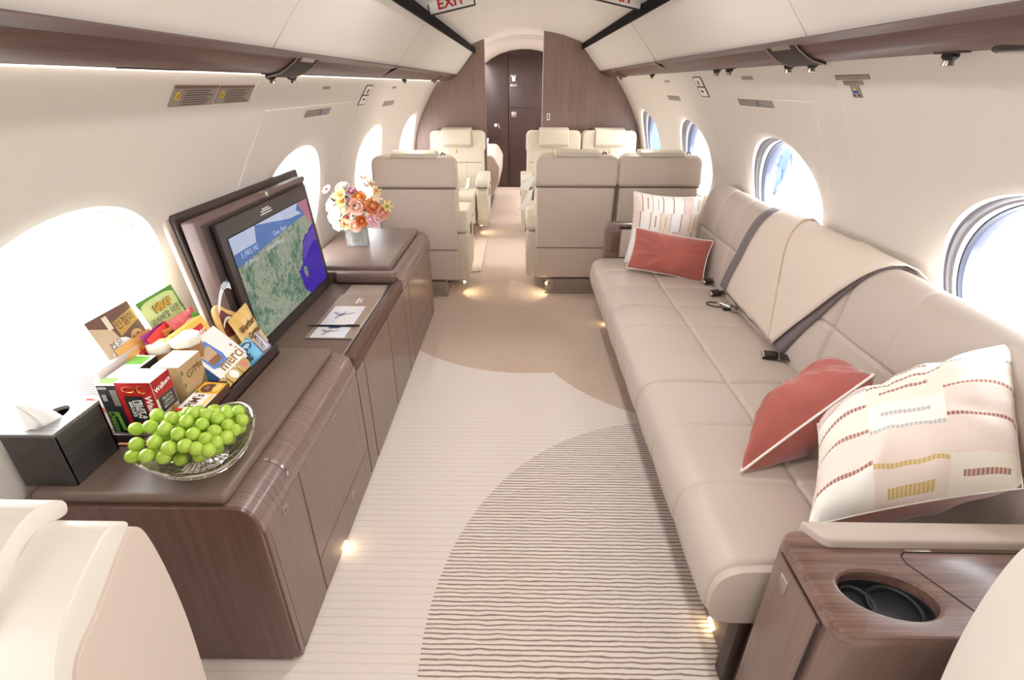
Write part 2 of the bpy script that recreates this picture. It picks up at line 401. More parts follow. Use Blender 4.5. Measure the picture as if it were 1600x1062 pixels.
# end wall of the vestibule with the pocket door
o = MB().box(-1.25, 0.9, YEND, YEND+.05, 0, 2.0).build('wall_end', 'wooddoor', smooth=False); o['kind'] = 'structure'
d = MB().box(-0.262, 0.6, YEND-.03, YEND-.002, 0.005, 1.88, .004).build('door_1', 'wooddoor'); d['kind'] = 'structure'
MB().box(-0.62, -0.275, YEND-.025, YEND-.002, 0.005, 1.93, .004).build('fixed_panel', 'wooddoor', d)
MB().box(-0.262, 0.6, YEND-.034, YEND-.028, 1.19, 1.196).build('panel_joint', 'gap', d)
MB().box(-0.225, -0.145, YEND-.045, YEND-.03, 1.055, 1.135, .008).ball((-.185, YEND-.05, 1.09), .022).build('door_latch', 'satin', d)
MB().box(-0.235, -0.15, YEND-.04, YEND-.03, 1.61, 1.64, .004).build('sign_holder', 'satin', d)
MB().box(-0.215, -0.165, YEND-.042, YEND-.03, 1.555, 1.615, .003).build('switch_plate', 'white', d)
MB().box(-0.24, -0.14, YEND-.038, YEND-.03, 1.48, 1.515, .01).build('pull_handle', 'satin', d)
MB().box(-0.49, -0.45, YEND-.04, YEND-.02, 0.92, 0.965, .003).build('lock_plate', 'white', d)
MB().tube([(-.43, YEND-.045, .965), (-.42, YEND-.045, .93), (-.415, YEND-.04, .90)], .012).build('lock_lever', 'satin', d)
MB().box(-0.485, -0.46, YEND-.036, YEND-.02, 0.745, 0.765, .003).build('keyhole', 'ink', d)

# sidewall panel joints: fine ivory beads
n = 0
for side, path in ((-1, ((1.99, 1.53), (1.99, 1.48), (2.13, 1.40), (2.12, 1.25), (2.087, 1.12), (2.08, 1.02))), (-1, ((3.47, 1.52), (3.47, 1.30), (3.47, 1.06))),
                   (1, ((1.94, 1.54), (1.937, 1.522), (1.98, 1.35), (2.013, 1.208), (2.02, 1.0))), (1, ((2.161, 1.456), (2.18, 1.35), (2.194, 1.243), (2.20, 1.10))), (1, ((3.52, 1.54), (3.52, 1.05)))):
    n += 1
    o = MB().tube([(side*(wx(p.y)-.0003), p.x, p.y) for p in cr([V(a_, b_, 0) for a_, b_ in path], 5)], .0022, 5).build('trim_%d' % n, 'seam'); o['kind'] = 'structure'
for side, y0, y1, z in ((-1, 2.14, 3.44, 1.425), (1, 2.16, 3.45, 1.457)):
    n += 1
    o = MB().tube([(side*(wx(z)-.0003), y, z) for y in (y0, y1)], .0020, 5).build('trim_%d' % n, 'seam'); o['kind'] = 'structure'

# ------------------------------------------------------------------ overhead bins
def bin_bay(side, y0, y1, label, seams, latch):
    dz = -0.035 if side < 0 else 0.0
    def S(p): return [(side*x, z+dz) for x, z in p]
    t = thing('overhead_bin', label, 'overhead bin', (side*.8, (y0+y1)/2, 1.6), 0, None)
    g = 0.0045
    ys = [y0]+list(seams)+[y1]
    for a, b in zip(ys, ys[1:]):
        MB().prism(S([(.588, 1.858), (.602, 1.868), (.785, 1.656), (.772, 1.644)]), a+(.009 if a == y0 else .0016), b-(.009 if b == y1 else .0016), 'Y', .002, 1).build('door_panel', 'binpanel', t)
        if a != y0: MB().prism(S([(.602, 1.866), (.784, 1.657), (.786, 1.660), (.604, 1.869)]), a-.003, a+.003, 'Y').build('panel_seam', 'seam', t)
    rail = [(.755, 1.640), (.770, 1.645), (.781, 1.648), (.812, 1.622), (.838, 1.604), (.862, 1.592), (.89, 1.586), (.97, 1.586), (.97, 1.60), (.86, 1.615)]
    MB().prism(S(rail), y0+g, y1-g, 'Y').build('wood_rail', 'woodY', t, ang=25)
    MB().prism(S([(.566, 1.846), (.586, 1.850), (.586, 1.897), (.566, 1.899)]), y0+.001, y1-.001, 'Y').build('top_rail', 'stripdk', t)
    MB().prism(S([(.625, 1.858), (.792, 1.668), (.797, 1.645), (.90, 1.607), (.90, 1.64), (.66, 1.858)]), y0+.004, y1-.004, 'Y').build('gap_filler', 'gap', t)  # dark filler added behind the panels to stop cove light and darken joints
    for yl, w in latch:
        MB().prism(S([(.782, 1.652), (.814, 1.624), (.84, 1.606), (.864, 1.594), (.905, 1.582), (.905, 1.575), (.862, 1.586), (.836, 1.599), (.808, 1.618), (.777, 1.648)]), yl-w/2, yl+w/2, 'Y').build('latch', 'latchgrey', t, ang=25)
        p = MB().prism(S([(.7825, 1.6385), (.8015, 1.6200), (.8065, 1.6240), (.7865, 1.6425)]), yl-w*.3, yl+w*.3, 'Y', .001, 1).build('latch_button', 'satin', t)
        for e in (-1, 1):
            MB().tube([(side*a, yl+e*w/2, b+dz) for a, b in ((.778, 1.646), (.808, 1.617), (.836, 1.598), (.862, 1.585), (.905, 1.574))], .0022, 5).build('latch_trim', 'satin', t)
    return t
bin_bay(-1, YMIN, 3.22, 'long cream overhead bin with wood rail running along the left wall to the camera', (-0.6, 1.63), [(1.95, .19)])
bin_bay(-1, 3.22, YBULK-.002, 'short cream overhead bin on the left wall between long bin and bulkhead', (), [(5.3, .16)])
bin_bay(1, YMIN, 3.62, 'long cream overhead bin with wood rail running along the right wall to the camera', (-0.6, 1.75), [(1.97, .22)])
bin_bay(1, 3.62, YBULK-.002, 'short cream overhead bin on the right wall between long bin and bulkhead', (), [(5.4, .16)])
n = 20
for side in (-1, 1):   # slim warm light line where bin meets sidewall
    dz = -0.035 if side < 0 else 0.0; n += 1
    o = MB().box(side*.966 if side > 0 else -.978, .978 if side > 0 else -.966, YMIN, YBULK-.01, 1.583+dz, 1.588+dz).build('trim_%d' % n, 'light', smooth=False); o['kind'] = 'structure'
for side, ys in ((-1, (1.905, 2.08, 4.08, 5.5)), (1, (1.348, 1.965, 2.134, 2.733, 2.906, 4.322, 5.68))):
    dz = -0.035 if side < 0 else 0.0
    for i, y in enumerate(ys):
        wherey = ['nearest the camera', 'second from the camera', 'third from the camera', 'fourth from the camera', 'fifth from the camera', 'sixth from the camera', 'farthest from the camera']
        t = thing('reading_light', 'small black swivel reading light under the %s bin rail, %s' % ('left' if side < 0 else 'right', wherey[i]), 'reading light', (side*.915, y, 1.585+dz), 0, 'reading lights under the bins')
        c = (side*.915, y, 1.586+dz)
        MB().box(c[0]-.014, c[0]+.014, y-.04, y+.04, c[2]-.004, c[2]+.002, .0015).build('mount', 'bezel', t)
        MB().lathe([(0, -.003), (.017, -.004), (.018, -.011), (.013, -.017), (0, -.017)], c, 14).build('housing', 'blackpl', t)
        MB().lathe([(.010, -.016), (.0135, -.029), (.010, -.030), (0, -.026)], c, 14).build('nozzle', 'satin', t)
        if y > 3.5:   # spots added at the far reading lights to brighten the club seats
            lr_ = bpy.data.lights.new('far_seat_fill', 'SPOT'); lr_.energy = 13.0; lr_.color = (1, .96, .9); lr_.spot_size = 2.2; lr_.spot_blend = .8; lr_.shadow_soft_size = .03
            lo = bpy.data.objects.new('far_seat_fill', lr_); COL.objects.link(lo); lo.location = (side*.905, y, 1.552+dz); lo.rotation_euler = (math.radians(-10), side*math.radians(35), 0)
t = thing('speaker_disc', 'pale oval disc under right bin rail at the picture edge', 'air vent', (.93, 1.18, 1.585))
MB().lathe([(0, -.008), (.03, -.010), (.042, -.006), (.044, .002)], (.93, 1.18, 1.585), 24).build('disc', 'satin', t)
MB().lathe([(.042, -.008), (.048, -.005), (.048, .003)], (.93, 1.18, 1.585), 24).build('rim', 'bezel', t)
t = thing('vent_slot', 'thin dark slot cover under left bin rail above the placards', 'air vent', (-.91, 1.3, 1.548))
MB().box(-.93, -.895, 1.2, 1.42, 1.5488, 1.5512, .0008).build('cover', 'bezel', t)

# ------------------------------------------------------------------ placards and lit signs on the sidewalls
def on_wall(side, y, z, off=0.002):
    """frame on the sidewall: x = along the reading direction, y = up the wall"""
    dx = (wx(z+.01)-wx(z-.01))/.02
    up = Vector((side*dx, 0, 1)).normalized(); rd = Vector((0, 1, 0)) if side < 0 else Vector((0, -1, 0))
    nrm = rd.cross(up); o = Vector((side*wx(z), y, z)) + nrm*off
    return o, rd, up, nrm
def plate(side, y, z, w, h, label, name='placard', cat='placard', rows=3, head=False, icon=False, m='grey', group=None, lines=True):
    o, rd, up, nr = on_wall(side, y, z); F = frame(o, rd, up)
    t = thing(name, label, cat, tuple(o), 0, group)
    MB().box(-w/2, w/2, -h/2, h/2, -.006, .0015, .0006, 1, F).build('plate', m, t)
    x0 = -w/2+.004
    if head: MB().box(-w/2, w/2, h*.36, h/2, .001, .0022, 0, 1, F).build('header', 'wooddk', t)
    if icon:
        cx = -w/2+w*.10
        MB().tube([F @ Vector(p) for p in ((cx-.008, -.008, .003), (cx-.008, .006, .003), (cx, .013, .003), (cx+.008, .006, .003), (cx+.008, -.008, .003), (cx-.008, -.008, .003))], .0022, 5).build('icon', 'yellow', t)
        MB().box(-w/2+w*.21, -w/2+w*.215, -h/2, h*.36, .001, .002, 0, 1, F).build('divider', 'inkline', t); x0 = -w/2+w*.25
    if lines:
        mb = MB()
        for r in range(rows):
            zz = h*(.26 if head else .36) - r*(h*(.70 if head else .8)/max(1, rows-1))*.95 if rows > 1 else 0
            L_ = (w/2-.006-x0)*random.uniform(.7, 1)
            mb.box(x0, x0+L_, zz-h*.025, zz+h*.025, .001, .0021, 0, 1, F)
        mb.build('fine_print', 'inkline', t, kind='stuff')
    return t, F
plate(-1, 1.622, 1.491, .222, .066, 'larger grey instruction placard with yellow mark on the left wall', rows=7, head=True, icon=True)
plate(-1, 1.855, 1.491, .222, .064, 'smaller grey instruction placard with yellow mark, beside the larger left one', rows=7, head=True, icon=True)
t, F = plate(-1, 2.755, 1.394, .34, .036, 'grey strip placard with a blue block above second left window', rows=3)
MB().box(.02, .035, -.012, .012, .001, .0022, 0, 1, F).build('blue_block', 'blue', t)
plate(-1, 2.72, 1.504, .09, .014, 'tiny grey tag on left wall below bin, over second window', rows=1)
plate(-1, 4.20, 1.497, .12, .016, 'tiny grey tag on left wall near the far bin end', rows=1)
plate(-1, 4.27, 1.388, .33, .038, 'grey strip placard on left wall above third window', rows=3)
plate(1, 4.20, 1.426, .32, .036, 'grey strip placard on right wall above third window', rows=3)
t, F = plate(1, 2.72, 1.438, .40, .034, 'grey strip placard with a blue block above second right window', rows=3)
MB().box(.03, .045, -.012, .012, .001, .0022, 0, 1, F).build('blue_block', 'blue', t)
plate(1, 4.16, 1.537, .12, .016, 'tiny grey tag on right wall near the far bin end', rows=1)
plate(1, 2.68, 1.545, .12, .016, 'small grey tag on right wall between reading lights and window', rows=1)
plate(1, 1.845, 1.540, .185, .016, 'wide thin grey placard, topmost of three on the right wall', rows=2)
plate(1, 1.848, 1.524, .105, .013, 'short thin grey placard, middle of three on the right wall', rows=2)
t, F = plate(1, 1.848, 1.498, .048, .042, 'small grey pictogram placard with blue bar, lowest of three on right wall', rows=0, lines=False)
MB().box(-.014, .014, -.003, .005, .001, .0022, 0, 1, F).build('blue_bar', 'blue', t)
MB().box(-.006, .006, .007, .013, .001, .0022, 0, 1, F).build('yellow_mark', 'yellow', t)
MB().box(-.018, -.010, -.015, -.008, .001, .0022, 0, 1, F).box(.010, .018, -.015, -.008, .001, .0022, 0, 1, F).build('black_marks', 'ink', t)
for side, y, z, lab in ((-1, 3.49, 1.459, 'framed no smoking and seat belt sign on the left wall'), (1, 3.43, 1.505, 'framed no smoking and seat belt sign on the right wall')):
    t, F = plate(side, y, z, .15, .135, lab, 'seat_belt_sign', 'sign', m='bezel', lines=False, group='lit cabin signs')
    MB().box(-.062, .062, .006, .060, .001, .003, .001, 1, F).build('no_smoking_panel', 'white', t)
    MB().box(-.062, .062, -.060, -.006, .001, .003, .001, 1, F).build('seat_belt_panel', 'white', t)
    mb = MB().tube([F @ Vector((.014*math.cos(a), .028+.014*math.sin(a), .0035)) for a in np.linspace(0, 2*PI, 17)[:-1]], .0022, 4, closed=True)
    mb.tube([F @ Vector((-.010, .018, .0035)), F @ Vector((.010, .038, .0035))], .0022, 4); mb.build('no_smoking_symbol', 'red', t)
    MB().box(-.022, -.004, -.033, -.022, .003, .0042, 0, 1, F).box(.004, .022, -.033, -.022, .003, .0042, 0, 1, F).box(-.004, .004, -.036, -.019, .003, .0042, 0, 1, F).build('seat_belt_symbol', 'ink', t)
# exit signs under the ceiling
for cx, y, rz, lab in ((-0.455, 3.25, 1.915, 'white sign with red EXIT lettering hung at left ceiling edge'), (0.45, 3.25, 1.938, 'white sign with red EXIT lettering hung at right ceiling edge')):
    zc = rz; sl = -.2*(1 if cx > 0 else -1)
    xd = Vector((1, 0, sl)).normalized(); o = Vector((cx, y, zc)); F = frame(o, xd, Vector((0, .35, 1)))
    t = thing('exit_sign', lab, 'sign', tuple(o), 0, 'exit signs on the ceiling')
    MB().box(-.13, .13, -.045, .045, -.012, -.001, .006, 2, F).build('frame', 'bezel', t)
    MB().box(-.122, .122, -.038, .038, -.003, .001, .003, 2, F).build('panel', 'white', t)
    text('EXIT', .075, 'red', t, F @ Vector((0, -.002, .002)), xd, Vector((0, .35, 1)), bold=.0015)
# switch on right bulkhead
t = thing('bulkhead_switch', 'small white rocker switch plate on the right wood bulkhead', 'switch', (.235, 6.19, 1.19))
MB().box(.215, .250, 6.186, 6.2, 1.155, 1.225, .008).build('plate', 'white', t)
MB().box(.224, .241, 6.182, 6.19, 1.168, 1.188, .003).box(.224, .241, 6.182, 6.19, 1.193, 1.213, .003).build('rocker', 'ink', t)

# ------------------------------------------------------------------ left credenza: three cabinet units
def woodroll():
    t = NT('wood_rolled_edge'); co = t.coord(); f = t.noise(t.mapping(co, (4, 420, 4)), 1.0, 3, .7)
    t.l(t.ramp(f, [(0.36, L((112, 90, 84))), (0.64, L((150, 126, 118)))]), t.b.inputs['Base Color'])
    t.b.inputs['Roughness'].default_value = .3; t.b.inputs['Coat Weight'].default_value = .35; return t.m
M['woodroll'] = woodroll()
FX = -0.705
def back_edge(z1): return [(-(wx(z)-.006), z) for z in np.linspace(z1, 0.0, 8)]
ROLL = [(FX-.006+(-.055)*(1-math.cos(a)), .548+.057*math.sin(a)) for a in np.linspace(0, PI/2, 8)]
def cab_body(t, y0, y1, z1, roll=True):
    pr = back_edge(z1) + [(FX-.012, 0.0), (FX-.012, min(.545, z1))]
    if roll: pr += [(x-.006, z) for x, z in ROLL[1:]]
    else: pr += [(FX-.012, z1)]
    MB().prism(pr, y0, y1, 'Y').build('body', 'woodZ', t, ang=25)
def roll_edge(t, y0, y1):
    pr = ROLL + [(FX-.075, .605), (FX-.075, .595), (FX-.02, .54), (FX-.006, .52), (FX-.001, .52), (FX-.001, .546)]
    MB().prism(pr, y0, y1, 'Y').build('rolled_edge', 'woodroll', t, ang=25)
def front(t, y0, y1, z0, z1, name='door', knob=None):
    g = .0022
    d = MB().box(FX-.016, FX, y0+g, y1-g, z0+g, z1-g, .002, 1).build(name, 'woodZ', t)
    if knob:
        y, z = knob
        MB().box(FX-.002, FX+.0025, y-.013, y+.013, z-.014, z+.014, .003).build('flush_pull', 'satin', d)
        MB().box(FX-.001, FX+.0035, y-.009, y+.009, z-.010, z+.004, .002).build('pull_recess', 'woodZ', d)
    return d
def pad(t, x0, x1, y0, y1, z0, z1, b=.022):
    return MB().box(x0, x1, y0, y1, z0, z1, b, 5).build('leather_top', 'padleather', t, ang=60)
c1 = thing('cabinet', 'nearest wood cabinet with padded dark leather top holding tissues, grapes and snacks', 'cabinet', (-1.0, 1.29, 0))
cab_body(c1, .905, 1.685, .603); roll_edge(c1, .9, 1.685)
MB().prism(back_edge(.602)+[(FX-.03, .006), (FX-.004, .03), (FX-.004, .546)]+[(x, z) for x, z in ROLL[1:]], .893, .905, 'Y', .002, 1).build('end_panel', 'wooddk', c1, ang=25)
MB().box(FX-.016, FX, .905, .925, .008, .52, .002).build('front_stile', 'woodZ', c1)
front(c1, .925, 1.105, .008, .52, 'door', (1.01, .487)); front(c1, 1.12, 1.685, .155, .52, 'door', (1.42, .495)); front(c1, 1.12, 1.685, .008, .155, 'drawer', (1.455, .115))
MB().box(FX-.016, FX-.003, 1.105, 1.12, .008, .52).build('divider', 'woodZ', c1)
MB().prism([(x+.0012, z+.0012) for x, z in ROLL]+[(x-.001, z-.001) for x, z in reversed(ROLL)], 1.068, 1.078, 'Y').build('steel_clip', 'chrome', c1)
pad(c1, -1.262, -.778, .902, 1.678, .602, .634)
c2 = thing('cabinet', 'middle wood cabinet with sunken dark tray under the television', 'cabinet', (-1.0, 2.11, 0))
cab_body(c2, 1.69, 2.545, .545, False)
MB().box(-1.262, FX-.045, 1.69, 2.54, .545, .572, .003).build('recess_floor', 'padleather', c2)
MB().box(FX-.045, FX, 1.69, 2.56, .52, .582, .008, 3).build('front_lip', 'woodY', c2)
MB().box(FX-.058, FX-.046, 1.69, 2.54, .57, .581, .002).build('slide_rail', 'satin', c2)
MB().box(-1.05, FX-.03, 2.505, 2.56, .573, .632, .02, 4).build('bolster', 'padleather', c2, ang=60)
front(c2, 1.69, 1.795, .008, .52, 'fixed_panel'); front(c2, 1.80, 2.205, .008, .52, 'door', (2.155, .42)); front(c2, 2.21, 2.555, .008, .52, 'door', (2.26, .42))
c3 = thing('cabinet', 'far wood cabinet with padded dark leather top holding the vase of flowers', 'cabinet', (-1.0, 3.0, 0))
cab_body(c3, 2.565, 3.445, .603); roll_edge(c3, 2.562, 3.45)
MB().prism(back_edge(.602)+[(FX-.03, .006), (FX-.004, .03), (FX-.004, .546)]+[(x, z) for x, z in ROLL[1:]], 3.445, 3.457, 'Y', .002, 1).build('end_panel', 'wooddk', c3, ang=25)
front(c3, 2.562, 2.69, .008, .52, 'fixed_panel'); front(c3, 2.695, 3.345, .155, .52, 'door', (2.93, .478)); front(c3, 2.695, 3.345, .008, .155, 'drawer', (2.985, .12)); front(c3, 3.35, 3.445, .008, .52, 'fixed_panel', (3.40, .45))
MB().prism([(x+.0012, z+.0012) for x, z in ROLL]+[(x-.001, z-.001) for x, z in reversed(ROLL)], 3.28, 3.287, 'Y').build('steel_clip', 'chrome', c3)
pad(c3, -1.262, -.772, 2.60, 3.43, .602, .64)
MB().box(-1.22, FX-.03, 2.562, 2.60, .602, .622, .01, 3).build('wood_edge', 'woodroll', c3)

# ------------------------------------------------------------------ television lift
tv = thing('television', 'flat television raised from the middle cabinet, showing a moving map', 'television', (-1.08, 2.1, .573))
def tvp(y, z, off=0):   # plane of the screen: leans to the wall
    s = (z-.58)/.5; return V(-1.066-.045*s+off, y, z)
TVF = frame(tvp(2.10, .835), V(0, 1, 0), tvp(2, 1.0)-tvp(2, .6))
MB().box(-.40, .40, -.255, .255, -.022, 0, .006, 2, TVF).build('bezel', 'bezel', tv)
MB().box(-.365, .365, -.212, .20, 0, .0012, 0, 1, TVF).build('screen', None or 'blackpl', tv)
def landmat():
    t = NT('map_land'); t.t.nodes.remove(t.b); co = t.coord()
    a = t.noise(t.mapping(co, (6, 9, 9), (1.3, 0, 0)), 1.0, 8, .68); b = t.noise(t.mapping(co, (40, 50, 50)), 1.0, 5, .6)
    c = t.ramp(t.math('ADD', t.math('MULTIPLY', a, .6), t.math('MULTIPLY', b, .4)), [(.36, L((70, 98, 88))), (.45, L((104, 130, 110))), (.52, L((160, 162, 140))), (.60, L((128, 142, 130))), (.7, L((168, 168, 158)))])
    e = t.n('ShaderNodeEmission'); t.l(c, e.inputs[0]); e.inputs[1].default_value = .72
    g = t.n('ShaderNodeBsdfGlossy'); g.inputs['Roughness'].default_value = .04; mx = t.n('ShaderNodeMixShader'); mx.inputs[0].default_value = .05
    t.l(e.outputs[0], mx.inputs[1]); t.l(g.outputs[0], mx.inputs[2]); t.l(mx.outputs[0], t.out.inputs[0]); return t.m
def screenmat(name, rgb, s=.8):
    t = NT(name); t.t.nodes.remove(t.b); e = t.n('ShaderNodeEmission'); e.inputs[0].default_value = L(rgb); e.inputs[1].default_value = s
    g = t.n('ShaderNodeBsdfGlossy'); g.inputs['Roughness'].default_value = .04; mx = t.n('ShaderNodeMixShader'); mx.inputs[0].default_value = .05
    t.l(e.outputs[0], mx.inputs[1]); t.l(g.outputs[0], mx.inputs[2]); t.l(mx.outputs[0], t.out.inputs[0]); return t.m
M['land'] = landmat(); M['sea'] = screenmat('map_sea', (66, 44, 150)); M['shelf'] = screenmat('map_sea_shelf', (92, 70, 160)); M['skyband'] = screenmat('map_header_blue', (86, 112, 164)); M['skylight'] = screenmat('screen_reflection_pale', (176, 184, 206)); M['maptext'] = screenmat('map_text', (190, 200, 215), .8); M['coast'] = screenmat('map_coast', (196, 176, 186)); M['mappeak'] = screenmat('map_far_coast', (170, 110, 128))
def onscr(pts, z=.0022): return [TVF @ V(x, y, z) for x, y in pts]
MB().ngon(onscr([(-.36, -.207), (.36, -.207), (.36, .195), (-.36, .195)], .0016)).build('map_land', 'land', tv, smooth=False)
rnd = random.Random(3)
def jag(a, b, n, amp): return [(a[0]+(b[0]-a[0])*k/n+rnd.uniform(-amp, amp), a[1]+(b[1]-a[1])*k/n+rnd.uniform(-amp, amp)) for k in range(1, n)]
coast = [(.36, .075)]+jag((.36, .075), (.20, .03), 6, .006)+[(.20, .03)]+jag((.20, .03), (.145, -.06), 6, .007)+[(.145, -.06)]+jag((.145, -.06), (.09, -.075), 4, .007)+[(.085, -.08)]+jag((.085, -.08), (.10, -.17), 6, .006)+[(.10, -.17), (.145, -.207), (.36, -.207)]
MB().ngon(onscr(coast, .0021)).build('map_sea', 'sea', tv, smooth=False)
MB().ngon(onscr([(.36, -.01)]+[(.36-.2*k/8, -.01+.012*math.sin(k)) for k in range(1, 8)]+[(.17, -.055), (.20, .02), (.36, .066)], .0024)).build('map_shallow', 'shelf', tv, smooth=False)
MB().ngon(onscr([(.155+.018*math.cos(a)*(1+.25*math.sin(3*a)), -.105+.034*math.sin(a)*(1+.2*math.cos(2*a))) for a in np.linspace(0, 2*PI, 15)[:-1]], .0027)).build('map_island', 'land', tv, smooth=False)
MB().ngon(onscr([(-.36, .085), (-.30, .09), (.05, .115), (.26, .13), (.36, .13), (.36, .195), (-.36, .195)], .0024)).build('map_header', 'skyband', tv, smooth=False)
MB().ngon(onscr([(-.36, .135), (-.19, .135), (-.165, .195), (-.36, .195)], .0027)).ngon(onscr([(-.16, .195), (.14, .15), (.27, .145), (.22, .168), (.25, .195)], .0027)).build('cloud_reflection', 'skylight', tv, smooth=False)  # pale patches standing for clouds reflected in the screen
MB().ngon(onscr([(.25, .195), (.30, .13), (.33, .09), (.36, .08), (.36, .195)], .0029)).build('map_far_coast', 'mappeak', tv, smooth=False)
text('E (982) 342', .028, 'maptext', tv, TVF @ V(-.25, .118, .003), V(0, 1, 0), TVF.to_3x3() @ V(0, 1, 0))
text('Osan, Pyeo', .028, 'maptext', tv, TVF @ V(.02, .128, .003), V(0, 1, 0), TVF.to_3x3() @ V(0, 1, 0))
text('(E) Phu Lu', .024, 'maptext', tv, TVF @ V(-.26, .082, .003), V(0, 1, 0), TVF.to_3x3() @ V(0, 1, 0))
text('Around Pyeong', .026, 'maptext', tv, TVF @ V(-.05, .088, .003), V(0, 1, 0), TVF.to_3x3() @ V(0, 1, 0))
mb = MB()
for dx, w, yy in ((0, .03, .236), (0, .045, .228), (.0, .05, .218)): mb.box(-.04+dx-w, -.04+dx+w, yy-.002, yy+.002, .0005, .0012, 0, 1, TVF)
mb.build('bezel_caption', 'white', tv, kind='stuff')
# wooden cradle frame and the leather-lined lid behind
MB().box(-.445, .455, -.26, .285, -.062, -.026, .012, 3, TVF).build('cradle', 'darkpl', tv)
fr = MB(); fr.box(-.465, .455, .262, .287, -.07, -.018, .008, 3, TVF); fr.box(-.475, -.448, -.26, .287, -.07, -.018, .008, 3, TVF)
fr.build('cradle_edge', C('cradle_mauve', (112, 90, 84)), tv)
MB().box(.03, .05, .264, .289, -.05, -.014, .003, 1, TVF).build('catch', 'satin', tv)
LF = frame(V(-1.205, 2.14, .87), V(0, 1, 0), V(-.12, 0, 1))
MB().box(-.515, .53, -.265, .262, -.014, .004, .006, 3, LF).build('lid', 'taupe', tv)
MB().box(-.495, .53, -.265, .264, .003, .024, .008, 3, LF).build('lid_lining', 'darkpl', tv)

# ------------------------------------------------------------------ booklets and pen in the sunken tray
def flat(x0, x1, y0, y1, z0, z1): return MB().box(x0, x1, y0, y1, z0, z1, .0008, 1)
M['foldbrown'] = mat('folder_taupe', (158, 138, 124), .35); M['foldbrown2'] = mat('folder_pale', (172, 154, 140), .4)
b = thing('folder', 'taupe presentation folder with a pale picture of an aircraft, lying in tray', 'folder', (-.85, 2.1, .573))
flat(-.965, -.752, 1.862, 2.348, .5745, .579).build('cover', 'foldbrown', b)
flat(-.957, -.757, 1.866, 2.342, .5735, .5755).build('back_cover', 'blackpl', b)
def skypic():
    t = NT('printed_sky'); co = t.coord('Generated'); f = t.noise(t.mapping(co, (2.5, 3, 1)), 1.0, 3)
    t.l(t.ramp(f, [(.3, L((250, 236, 226))), (.5, L((236, 236, 242))), (.7, L((226, 230, 240)))]), t.b.inputs['Base Color']); t.b.inputs['Roughness'].default_value = .35; return t.m
M['skypic'] = skypic(); M['picgrey'] = mat('printed_grey', (176, 176, 188), .5); M['picblue'] = mat('printed_blue', (70, 110, 160), .5)
flat(-.945, -.80, 1.866, 2.20, .579, .5794).build('picture', 'skypic', b)
pl = MB()
for y, s in ((2.09, 1.0), (1.915, .8)):
    zt = .5798
    pl.ngon([(-.905+s*x, y+s*v, zt) for x, v in ((0, -.03), (.012, -.028), (.03, .02), (.034, .05), (.028, .048), (.016, .01), (-.004, -.02))])
    pl.ngon([(-.885+s*x, y+s*v, zt) for x, v in ((-.004, -.004), (.056, .024), (.060, .036), (.004, .024))]).ngon([(-.895+s*x, y+s*v, zt) for x, v in ((0, -.006), (-.036, .034), (-.028, .040), (.014, .018))])
pl.build('printed_aircraft', 'picgrey', b, smooth=False)
MB().ngon([(-.90, 1.955, .5797), (-.85, 1.955, .5797), (-.845, 1.975, .5797), (-.895, 1.975, .5797)]).build('printed_shadow', 'picblue', b, smooth=False)
MB().box(-.862, -.852, 2.235, 2.30, .579, .5796).box(-.845, -.838, 2.245, 2.29, .579, .5796).build('printed_title', 'white', b)
b = thing('booklet', 'plain taupe booklet lying under the far edge of the folder', 'booklet', (-.84, 2.42, .573))
flat(-.955, -.76, 2.35, 2.49, .5735, .5765).build('cover', 'foldbrown2', b)
p = thing('pen', 'slim black pen lying across the folder picture', 'pen', (-.85, 1.972, .58))
MB().tube([(-.995, 1.972, .5842), (-.94, 1.972, .5842), (-.79, 1.973, .5842), (-.765, 1.973, .5842)], [.002, .0042, .0042, .003], 10).build('barrel', 'blackpl', p)
MB().box(-.82, -.765, 1.9705, 1.9755, .5884, .590, .001).build('clip', 'bezel', p)

# ------------------------------------------------------------------ tissue box
t = thing('tissue_box', 'charcoal wooden tissue box at near corner of the padded cabinet top', 'tissue box', (-1.223, 1.005, .634))
TB = M['tissuebox'] = wood('charcoal_ash', (48, 44, 44), (74, 69, 68), 'Y', .5, .1, 130)
M['tissuetop_lit'] = wood('charcoal_ash_lit_top', (88, 83, 81), (140, 134, 131), 'X', .5, .2, 120)  # same ash as the sides, lightened in colour as a lit top
bx0, bx1, by0, by1, bz0, bz1 = -1.288, -1.157, .932, 1.078, .634, .79
hole = [( -1.222+.028*math.cos(a)*(1.0), 1.005+.05*math.sin(a)) for a in np.linspace(0, 2*PI, 33)[:-1]]
# side walls (mitred) and lid with oval slot
MB().box(bx0, bx1, by0, by0+.008, bz0, bz1-.008, .0015).box(bx0, bx1, by1-.008, by1, bz0, bz1-.008, .0015).box(bx0, bx0+.008, by0+.008, by1-.008, bz0, bz1-.008).box(bx1-.008, bx1, by0+.0005, by1-.0005, bz0, bz1-.008, .0015).build('box_side', 'tissuebox', t)
def rect_at(a, x0, x1, y0, y1):
    cx, cy = (x0+x1)/2, (y0+y1)/2; c, s = math.cos(a), math.sin(a); k_ = min((x1-x0)/2/abs(c) if abs(c) > 1e-9 else 9e9, (y1-y0)/2/abs(s) if abs(s) > 1e-9 else 9e9); return cx+c*k_, cy+s*k_
angs = np.linspace(0, 2*PI, 65)[:-1]; ca = math.atan2(by1-by0, bx1-bx0)
angs = sorted(list(angs)+[ca, PI-ca, PI+ca, 2*PI-ca])
